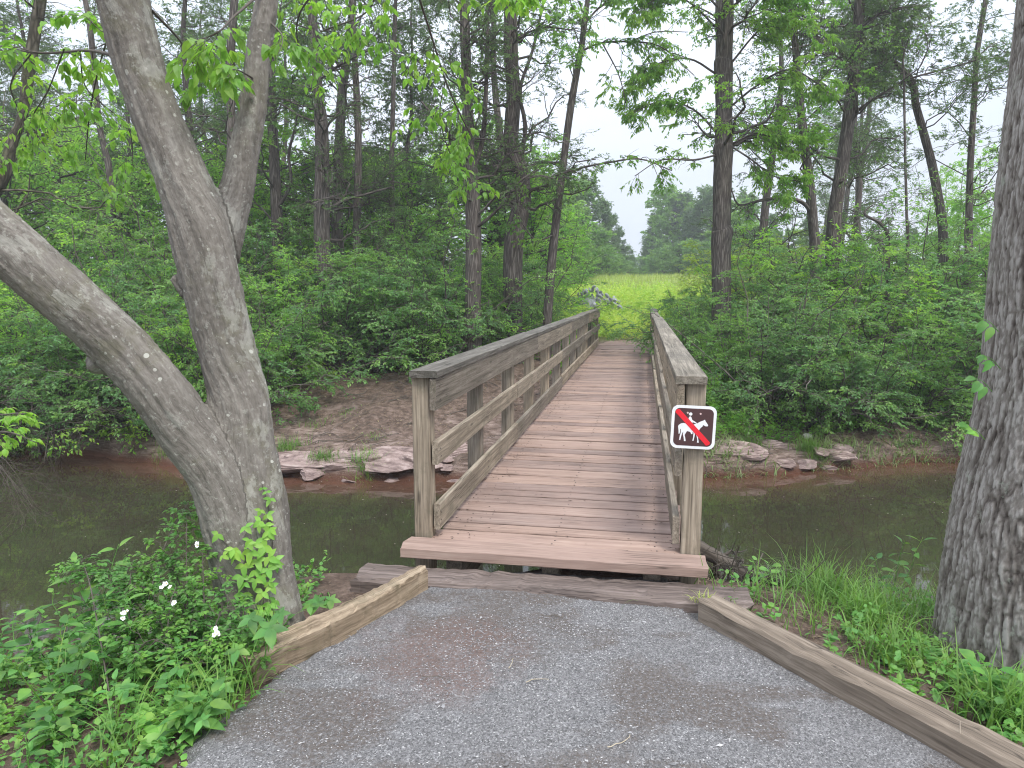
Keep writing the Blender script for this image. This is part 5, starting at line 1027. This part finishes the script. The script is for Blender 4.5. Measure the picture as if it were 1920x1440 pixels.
under(A.obj('canes', M_twig, rose), rose); under(L.obj('foliage', M_rose, rose), rose)
M_pet = plain('white_petal', (.85, .85, .83), .6); M_yel = plain('yellow_stamen', (.6, .42, .08), .7)
for px, py, Y_, k_ in [(232, 1147, 3.02, 5), (311, 1101, 3.05, 4), (330, 1131, 3.02, 2), (405, 1186, 2.82, 4), (367, 1022, 3.2, 2), (425, 1270, 2.78, 1)]:
    c = atY(px, py, Y_); A = Acc(); B = Acc()
    for q in range(k_):
        f = c+rng.normal(size=3)*[.011, .006, .015]*(k_ > 1); nv = nrm(np.array([0, -.8, .5])+rng.normal(size=3)*.4); u = nrm(np.cross(nv, [0, 0, 1.])); w2 = np.cross(nv, u)
        for j in range(5):
            a = j*2*pi/5+rng.random(); d = u*cos(a)+w2*sin(a)+nv*.25; leafmesh(A, f[None], d[None], nv[None], np.array([.0125]), 'hex', .95, .3, -.1)
        tubes(B, np.array([f, f+nv*.003]), np.array([.003, .002]), 6, cap=True)
    fl = under(A.obj('blossom', M_pet, rose), rose); cc = B.obj('stamens', M_yel, fl)

def broad_weed(px, Y_, hgt, seed, lab, leaf=(.07, .11), width=.5, mat=None, pairs=6, lean=(0, 0), name='leafy_weed', cat='weed', grp=None):
    rng = np.random.default_rng(seed); g = ground_pt(px, Y_); root = empty(name, tuple(g), lab, cat, grp); A = Acc(); L = Acc()
    for st in range(rng.integers(2, 4)):
        d = np.array([rng.normal()*.22+lean[0], rng.normal()*.22+lean[1], 1.]); h = hgt*rng.uniform(.7, 1.1); o = np.array([*rng.normal(size=2)*.035, -.02])
        q = np.array([o+d*h*s+np.array([0, 0, -.08*h*s*s])+rng.normal(size=3)*.006 for s in np.linspace(0, 1, 7)]); tubes(A, q, np.linspace(.0035, .0014, 7), 6)
        for i in range(pairs):
            t = .2+.8*(i+.6)/pairs; k = min(5, int(t*6)); p = q[k]+(q[k+1]-q[k])*(t*6-k); az = i*1.57+seed+st
            for sg in (0, pi):
                dd_ = np.array([cos(az+sg), sin(az+sg), .25+.3*(i == pairs-1)]); pt_ = p+nrm(dd_)*.018; tubes(A, np.array([p, pt_]), np.array([.0012, .0009]), 4)
                leafmesh(L, pt_[None], (dd_-np.array([0, 0, .3*rng.random()]))[None], nrm(np.array([0, 0, 1.])+rng.normal(size=3)*.25)[None], np.array([rng.uniform(*leaf)*(1-.35*abs(t-.55))]), 'full', width, .25, .18)
    A.obj('stem', M_rose, root); L.obj('leaves', mat or M_weed, root, smooth=True); return root
rows = [(20, 3.35, .46), (80, 3.2, .40), (150, 3.3, .46), (215, 3.15, .42), (-40, 3.1, .40), (60, 2.95, .36), (130, 2.95, .38), (200, 2.9, .36), (270, 2.85, .32), (-20, 2.7, .34), (40, 2.65, .30), (110, 2.65, .32), (180, 2.6, .28), (245, 2.62, .26), (310, 2.7, .26), (160, 3.55, .42), (240, 3.5, .36), (-80, 3.4, .45), (330, 2.55, .2), (290, 3.0, .3), (10, 2.45, .26), (90, 2.4, .24), (-70, 3.0, .4), (95, 3.5, .38), (370, 2.75, .18), (225, 2.4, .2)]
rows = [r_ for q, r_ in enumerate(rows) if q not in (9, 11, 13, 19, 21, 25)]
for j, (px, Y_, h) in enumerate(rows):
    h *= 1.12
    broad_weed(px, Y_, h, 800+j, ('outermost ' if px < -60 else '')+('tall ' if h > .37 else 'knee-low ' if h > .27 else 'small ')+('round-leaved' if j % 4 == 1 else 'pointed-leaved')+' green weed '+('at the left frame edge' if px < 50 else 'at the gravel edge' if px > 280 else 'below the rose bush' if px > 170 else 'in the middle of the weed patch')+(', by the water' if Y_ > 3.1 else ', nearest the camera' if Y_ < 2.66 else ''), (.045, .08) if j % 3 else (.07, .11), .62 if j % 4 == 1 else .48, grp='broad-leaved weeds on the near left bank', pairs=5 if h < .3 else 6)
broad_weed(148, 3.38, .62, 851, 'tall upright weed with long pointed leaves standing above the creek beside the rose bush', (.10, .14), .32, pairs=6)
def palmate(acc, p, nv, size, k, rng, mat=None, spread=2.2, dirv=(0, 0, -1)):
    nv = nrm(np.array(nv, float)); d0 = nrm(np.array(dirv, float)-nv*np.dot(dirv, nv)); w2 = np.cross(nv, d0)
    for j in range(k):
        a = (j-(k-1)/2)*spread/(k-1 if k > 1 else 1); d = d0*cos(a)+w2*sin(a)+nv*rng.normal()*.12
        leafmesh(acc, np.array([p]), d[None], nrm(nv+rng.normal(size=3)*.12)[None], np.array([size*(1-.18*abs(j-(k-1)/2))]), 'full', .52, .2, .12)
# creeper on the forked trunk
rng = np.random.default_rng(66); trunk = [o for o in lt.children if o.name.startswith('trunk')][0]; me = trunk.data; TV = np.zeros(len(me.vertices)*3, np.float32); me.vertices.foreach_get('co', TV); TV = TV.reshape(-1, 3)
rel = TV-EYE; dz = rel[:, 1]*_cp-rel[:, 2]*_sp; TPX = 960+F*rel[:, 0]/dz; TPY = 720-F*(rel[:, 1]*_sp+rel[:, 2]*_cp)/dz
def on_trunk(px, py, off=.02):
    d = np.hypot(TPX-px, TPY-py); k = np.where(d < 9)[0]
    if len(k) == 0: k = np.argsort(d)[:4]
    v = TV[k[np.argmin(TV[k, 1])]].astype(float); return v+nrm(EYE-v)*off
A = Acc(); L = Acc()
stems = [[(500, 905), (512, 960), (498, 1010), (505, 1060), (498, 1110), (500, 1160), (492, 1195)], [(415, 1010), (445, 1035), (480, 1050), (505, 1090)], [(512, 960), (520, 1000), (515, 1050)]]
for st in stems:
    q = smooth_path(np.array([on_trunk(a, b, .006) for a, b in st]), 24); tubes(A, q, np.full(24, .0022), 5)
vl = [(495, 910, .035, 2), (515, 930, .045, 3), (500, 952, .045, 3), (490, 975, .05, 3), (512, 985, .055, 3), (470, 985, .05, 3), (500, 1005, .06, 3), (415, 1005, .055, 3), (432, 1022, .06, 3), (420, 1045, .05, 3), (450, 1030, .06, 3), (475, 1028, .07, 3), (500, 1030, .07, 3), (460, 1055, .06, 3), (480, 1065, .06, 3), (510, 1060, .06, 3), (455, 1080, .055, 3), (478, 1085, .06, 3), (518, 1042, .055, 3), (505, 1105, .055, 3), (515, 1080, .05, 3), (465, 1110, .055, 3), (512, 1130, .06, 3), (495, 1135, .06, 3), (480, 1140, .05, 3), (520, 1110, .05, 3), (500, 970, .05, 3), (488, 1045, .06, 3), (470, 1008, .05, 3)]
for px, py, sz, k_ in [(a, b, c, d) for a, b, c, d in vl] + [(a+8, b+10, c*.9, d) for a, b, c, d in vl[::2]]:
    p = on_trunk(px+rng.normal()*4, py+rng.normal()*4, .03+rng.random()*.03); palmate(L, p, np.array([rng.normal()*.35, -1, .55+rng.normal()*.25]), sz*rng.uniform(.85, 1.2), k_, rng, spread=2.6, dirv=(rng.normal()*.5, 0, -1))
vine = empty('creeper_vine', tuple(on_trunk(492, 1195, 0)), 'bright yellow-green three-leaved vine climbing the base of the forked trunk', 'vine')
under(A.obj('stem', M_twig, vine), vine); under(L.obj('leaves', leaf_mat('vine_leaf', (.12, .29, .055), (.19, .40, .07), (.28, .50, .08), trans=.3, patch=6), vine, smooth=True), vine)
# five-fingered creeper leaves at the foot
def creeper_plant(lst, lab, seed, gpt):
    rng = np.random.default_rng(seed); A = Acc(); L = Acc(); root = empty('creeper_plant', tuple(gpt), lab, 'creeper')
    for px, py, Y_, sz in lst:
        p = atY(px, py, Y_); q = smooth_path(np.array([gpt, (gpt+p)/2+[0, 0, .06], p]), 8); tubes(A, q, np.linspace(.003, .0015, 8), 5)
        palmate(L, p, np.array([rng.normal()*.2, -.55, .9]), sz, 5, rng, spread=5.0, dirv=(rng.normal()*.4, -.5, -1))
    under(A.obj('stem', M_rose, root), root); under(L.obj('leaves', M_weed, root, smooth=True), root)
creeper_plant([(505, 1178, 2.85, .10), (470, 1160, 2.95, .08), (445, 1218, 2.85, .075), (525, 1150, 3.0, .06)], 'five-fingered creeper with large leaves over the split end of the short timber', 1, ground_pt(468, 3.0))
creeper_plant([(595, 1128, 3.5, .09), (620, 1125, 3.5, .07), (580, 1135, 3.45, .06)], 'low leafy sprig between the forked trunk and the short timber', 2, ground_pt(596, 3.75))
creeper_plant([(300, 1375, 2.55, .10), (335, 1330, 2.6, .085), (270, 1340, 2.6, .08), (230, 1290, 2.7, .08)], 'five-fingered creeper sprawling over the gravel edge near the lower left corner', 3, ground_pt(290, 2.65))
creeper_plant([(395, 1320, 2.6, .06), (420, 1290, 2.7, .06), (380, 1350, 2.5, .055)], 'small five-leaved creeper at the gravel edge below the rose bush', 4, ground_pt(390, 2.68))
# fine ground cover and grass on the left bank
rng = np.random.default_rng(91); xs, ys = rng.uniform(-5.5, -1.15, 6500), rng.uniform(1.2, 4.7, 6500); l_, r_ = path_edge(ys)
k = (xs < l_-.03) & (ys < shore_near(xs)-.25); xs, ys = xs[k], ys[k]; n0 = len(xs); L = Acc()
P = np.stack([xs, ys, H(xs, ys)-.01], 1); d = nrm(np.stack([rng.normal(size=n0)*.5, rng.normal(size=n0)*.5, np.ones(n0)], 1)); PP = P[:, None]+d[:, None]*rng.uniform(.04, .20, n0)[:, None, None]*np.linspace(0, 1, 3)[None, :, None]
leaves_on(L, PP, rng, 6, (.02, .042), 'hex', .65, droop=.1, side=1., jit=.3); tag(L.obj('ground_cover', M_weed), 'small-leaved ground cover on the near left bank', 'ground cover', kind='stuff')
A = Acc(); xs, ys = rng.uniform(-2.8, -1.1, 4200), rng.uniform(1.6, 3.3, 4200); l_, r_ = path_edge(ys); k = (xs < l_+.03) & (fbm(xs*2, ys*2, s=5) > -.1); xs, ys = xs[k], ys[k]
grass(A, np.stack([xs, ys, H(xs, ys)-.01], 1), rng, (.2, .48), (.004, .010), (.25, 1.2)); tag(A.obj('near_grass', M_grass), 'long thin grass in the lower left corner', 'grass', kind='stuff')

# ------------------------------------------------------------------ right bank, near
rng = np.random.default_rng(92); n0 = 19000; xs, ys = rng.uniform(1.0, 5.2, n0), rng.uniform(1.2, 5.6, n0); tl = 1.02+(3.56-ys)*.586+.12
tree_d = np.hypot(xs-Q[0, 0], ys-Q[0, 1]); k = (xs > tl+.03) & (ys < shore_near(xs)-.12) & (tree_d > .55); dn_ = .15+.85*sm(.1, .9, xs-tl)+.4*sm(3.6, 4.6, ys)
k &= ~((xs < 1.8) & (ys > 3.95)); k &= rng.random(n0) < np.clip(dn_*(.75+.9*fbm(xs*1.6, ys*1.6, s=6)), 0, 1); xs, ys = xs[k], ys[k]
A = Acc(); hgt = sm(3.2, 4.8, ys); P = np.stack([xs, ys, H(xs, ys)-.01], 1); a = rng.uniform(0, 2*pi, len(xs))
ribbon(A, P, np.stack([np.cos(a), np.sin(a), 0*a], 1), rng.uniform(.12, .34, len(xs))*(.9+.9*hgt), rng.uniform(.004, .009, len(xs)), 5, rng.uniform(.3, 1.3, len(xs)))
tag(A.obj('bank_grass', M_grass), 'long green grass on the near bank between the long timber and the furrowed tree', 'grass', kind='stuff')
n0 = 3200; xs, ys = rng.uniform(1.2, 4.8, n0), rng.uniform(1.5, 5.3, n0); tl = 1.02+(3.56-ys)*.586+.12; k = (xs > tl+.1) & (ys < shore_near(xs)-.2) & (fbm(xs*1.3, ys*1.3, s=9) > -.12); xs, ys = xs[k], ys[k]; n0 = len(xs)
L = Acc(); P = np.stack([xs, ys, H(xs, ys)-.01], 1); d = nrm(np.stack([rng.normal(size=n0)*.6, rng.normal(size=n0)*.6, np.ones(n0)], 1)); PP = P[:, None]+d[:, None]*rng.uniform(.04, .2, n0)[:, None, None]*np.linspace(0, 1, 3)[None, :, None]
leaves_on(L, PP, rng, 6, (.022, .05), 'hex', .7, droop=.1, side=1., jit=.3); tag(L.obj('ground_cover', M_rose), 'small-leaved plants among the grass of the near right bank', 'ground cover', kind='stuff')
A = Acc(); n0 = 2600; xs, ys = rng.uniform(1.1, 3.5, n0), rng.uniform(1.8, 4.4, n0); tl = 1.02+(3.56-ys)*.586+.12; k = xs > tl+.02; xs, ys = xs[k], ys[k]; a = rng.uniform(0, 2*pi, len(xs))
leafmesh(A, np.stack([xs, ys, H(xs, ys)+.006], 1), np.stack([np.cos(a), np.sin(a), rng.normal(size=len(a))*.2], 1), nrm(rng.normal(size=(len(xs), 3))*.3+[0, 0, 1]), rng.uniform(.012, .04, len(xs)), 'quad', .4, .2, .1)
tag(A.obj('leaf_litter', M_dry), 'dead leaves and needles on the soil beside the long timber', 'leaf litter', kind='stuff')
broad_weed(1700, 4.35, .68, 861, 'tall leggy weed rising against the water left of the furrowed tree', (.07, .10), .45, pairs=6, lean=(.25, 0))
broad_weed(1600, 4.7, .42, 862, 'leafy weed at the near shoreline in front of the bright water reflection', (.06, .09), .5)
broad_weed(1925, 2.78, .26, 863, 'round-leaved plant at the foot of the furrowed tree', (.07, .10), .85, pairs=3)
broad_weed(1990, 2.72, .24, 864, 'bright leafy plant in the lower right corner beyond the long timber', (.09, .12), .6, pairs=3)
broad_weed(1440, 4.05, .2, 865, 'small lobed plant beside the end of the sill timber', (.05, .08), .75, pairs=3)
broad_weed(1862, 3.0, .2, 866, 'low broad-leaved plant just left of the furrowed tree foot', (.06, .09), .8, pairs=3)
for j, (px, Y_, n0, L0, lab) in enumerate([(1935, 2.72, 110, .42, 'arching long-bladed grass clump at the foot of the furrowed tree'), (1500, 4.5, 160, .42, 'tall grass clump at the near shoreline behind the sill timber end'), (1660, 3.7, 140, .34, 'grass clump in the middle of the near right bank'), (1720, 3.2, 110, .32, 'grass clump left of the furrowed tree base'), (1580, 4.0, 140, .36, 'grass clump below the bright water reflection')]):
    c = ground_pt(px, Y_); A = Acc(); xs, ys = c[0]+rng.normal(size=n0)*.07, c[1]+rng.normal(size=n0)*.07
    grass(A, np.stack([xs, ys, H(xs, ys)], 1)-c, rng, (L0*.5, L0*1.15), (.006, .011), (.3, 1.4)); tag(A.obj('grass_clump', M_grass, loc=tuple(c)), lab, 'grass clump')
# tuft growing from the sill timber
A = Acc(); c = atY(1318, 1118, 3.60); n0 = 26; grass(A, rng.normal(size=(n0, 3))*[.03, .012, 0], rng, (.05, .13), (.005, .009), (.5, 1.6))
tag(A.obj('grass_tuft', leaf_mat('yellowing_blade', (.30, .38, .10), (.42, .45, .15)), loc=tuple(c-[0, 0, .03])), 'small yellowish grass tuft sprouting where the long timber meets the sill', 'grass tuft')
# leafy shoots growing beside the furrowed trunk
for px, py, lab in [(1832, 610, 'leafy shoot at the left side of the furrowed trunk, level with the shrub tops'), (1836, 680, 'drooping leaf pair on the furrowed trunk'), (1820, 722, 'single broad leaf shoot low on the furrowed trunk'), (1806, 812, 'large-leaved shoot at knee height on the furrowed trunk')]:
    root = empty('leafy_shoot', tuple(atY(px+32, py+10, 3.3)), lab, 'shoot'); A = Acc(); L = Acc(); p0 = atY(px+40, py+12, 3.34); p1 = atY(px+8, py-14, 3.25); tubes(A, smooth_path(np.array([p0, (p0+p1)/2+[0, 0, .012], p1]), 6), np.linspace(.002, .001, 6), 5)
    for q in range(4): leafmesh(L, (p0+(p1-p0)*(.35+.65*q/3))[None], np.array([[-.5-.4*rng.random(), -.3, rng.uniform(-1, .2)]]), nrm(np.array([[-.2+rng.normal()*.3, -.7, .6]])), np.array([rng.uniform(.05, .08)]), 'full', .5, .25, .2)
    under(A.obj('stem', M_rose, root), root); under(L.obj('leaves', M_weed, root, smooth=True), root)

# driftwood under the bridge lip
A = Acc(); q = smooth_path(np.array([[*atY(1290, 1018, 4.75), .055], [*atY(1335, 1040, 4.68), .050], [*atY(1385, 1068, 4.6), .042], [*atY(1430, 1086, 4.55), .036], [*atY(1490, 1100, 4.5), .022]]), 46); tubes(A, q[:, :3], q[:, 3], 16, cap=True)
V = A.V[0]; c = np.repeat(q[:, :3], 16, 0); V += nrm(V-c)*(.012*fbm(V[:, 0]*14, V[:, 1]*14, V[:, 2]*14, 4, 3))[:, None]
lg = empty('driftwood_log', tuple(q[0, :3]), 'weathered crooked driftwood log jammed under the right corner of the bridge', 'log'); under(A.obj('trunk', M_timr, lg, smooth=True), lg)
A = Acc(); P = q[None, 6:30, :3]; P2, R2 = kids(P, q[None, 6:30, 3], rng, 16, (0, 1), (40, 90), (.12, .4), 6, .5, .1, .25, .2, .3, .002); tubes(A, P2, R2, 5); P3, R3 = kids(P2, R2, rng, 4, (.2, 1), (30, 70), (.05, .2), 4, .3, .1, .5, .1, .3, .001); tubes(A, P3, R3, 3); under(A.obj('roots', M_twig, lg), lg)
A = Acc(); n0 = 260; cx = atY(1370, 1100, 4.65); xs = cx[0]+rng.normal(size=n0)*.22-.05; ys = 4.62+rng.normal(size=n0)*.2; a = rng.uniform(0, pi, n0); ln = rng.uniform(.05, .3, n0); s = np.linspace(-.5, .5, 4)[None]
PX = xs[:, None]+np.cos(a)[:, None]*ln[:, None]*s; PY = ys[:, None]+np.sin(a)[:, None]*ln[:, None]*s; PZ = H(PX, PY)+.02+rng.random((n0, 1))*.16+rng.normal(size=(n0, 1))*.15*s; tubes(A, np.stack([PX, PY, PZ], -1), np.ones((n0, 4))*rng.uniform(.001, .004, n0)[:, None], 3)
tag(A.obj('twig_debris', M_twig), 'heap of flood debris and thin twigs around the driftwood log', 'debris', kind='stuff')
# debris: needles and dirt on the deck edges, twigs on the gravel
A = Acc(); n0 = 1500; t = rng.uniform(-.15, 15, n0)**1.0; e_ = rng.random(n0)**2.2*.32; sd = np.where(rng.random(n0) < .5, -1, 1); s_ = sd*(.735-e_); k = rng.random(n0) < .12; s_[k] = rng.uniform(-.7, .7, k.sum())
p = np.array([bl(a, b, .004) for a, b in zip(s_, t)]); a = rng.uniform(0, pi, n0); leafmesh(A, p, np.stack([np.cos(a), np.sin(a), 0*a+.03], 1), np.tile([0, 0, 1.], (n0, 1)), rng.uniform(.008, .035, n0), 'quad', .16, .3, 0)
m = plain('dark_needles', (.075, .05, .038), .9); tag(A.obj('deck_litter', m), 'dark pine needles and crumbs gathered along the deck edges', 'litter', kind='stuff')
for j, (px, py, L0, az, lab) in enumerate([(610, 1290, .0, 0, ''), (818, 1275, .14, -.5, 'curved brown twig on the reddish worn gravel'), (1008, 1278, .10, .4, 'pale straight twig in the middle of the gravel'), (1045, 1157, .07, 0, 'short twig near the sill timber'), (1160, 1390, .12, .9, 'forked thin twig near the bottom centre'), (585, 1345, .07, .4, 'short pale twig at the left gravel edge'), (958, 1245, .08, 1.0, 'tiny bent twig left of the pale straight one')]):
    if L0 == 0: continue
    A = Acc(); c = atZ(px, py, -.138); d = np.array([cos(az), sin(az), 0]); q = np.array([c+d*L0*s+np.array([0, 0, .004])+np.array([-d[1], d[0], 0])*.18*L0*sin(s*3+j)+rng.normal(size=3)*[.002, .002, .0005] for s in np.linspace(-.5, .5, 8)])-c
    tubes(A, q, np.linspace(.0022, .0012, 8), 5, cap=True); tag(A.obj('twig', M_twig if j % 2 else plain('pale_twig', (.42, .36, .26)), loc=tuple(c)), lab, 'twig')
A = Acc(); c = atZ(1165, 1145, -.135); ribbon(A, np.array([[0, 0, .004]]), np.array([[.85, -.5, 0]]), np.array([.16]), np.array([.007]), 6, np.array([1.02])); tag(A.obj('fallen_blade', M_grass, loc=tuple(c)), 'fallen green grass blade lying on the gravel near the sill', 'grass blade')
# bare forked stem in front of the long timber
A = Acc(); c = atY(1798, 1432, 2.40); top = atY(1800, 1352, 2.42); sd_ = atY(1842, 1388, 2.42); q = smooth_path(np.array([c-[0, 0, .06], c, (c+top)/2+[.003, 0, 0], top]), 10)-c; tubes(A, q, np.linspace(.003, .0015, 10), 6, cap=True)
q2 = smooth_path(np.array([(c*.55+top*.45), (c+sd_)/2+[.01, 0, .03], sd_]), 8)-c; tubes(A, q2, np.linspace(.0018, .001, 8), 5, cap=True); tag(A.obj('bare_stick', plain('bleached_stem', (.45, .38, .30)), loc=tuple(c)), 'thin bleached forked stick standing against the long timber', 'stick')

# ------------------------------------------------------------------ tell near-identical neighbours apart in words
dup = {}
for o in C.objects:
    if o.parent is None and o.get('category') and o.get('group') and o.name.split('.')[0] not in ('pile_stone', 'shale_piece'): dup.setdefault(o['label'], []).append(o)
for lab, os_ in dup.items():
    if 2 <= len(os_) <= 4:
        os_.sort(key=lambda o: o.location.x/o.location.y)
        wd = {2: ['left one', 'right one'], 3: ['left one', 'middle one', 'right one'], 4: ['left one', 'second from left', 'third from left', 'right one']}[len(os_)]
        for o, w_ in zip(os_, wd): o['label'] = ' '.join(lab.split()[:13]) + ', ' + w_
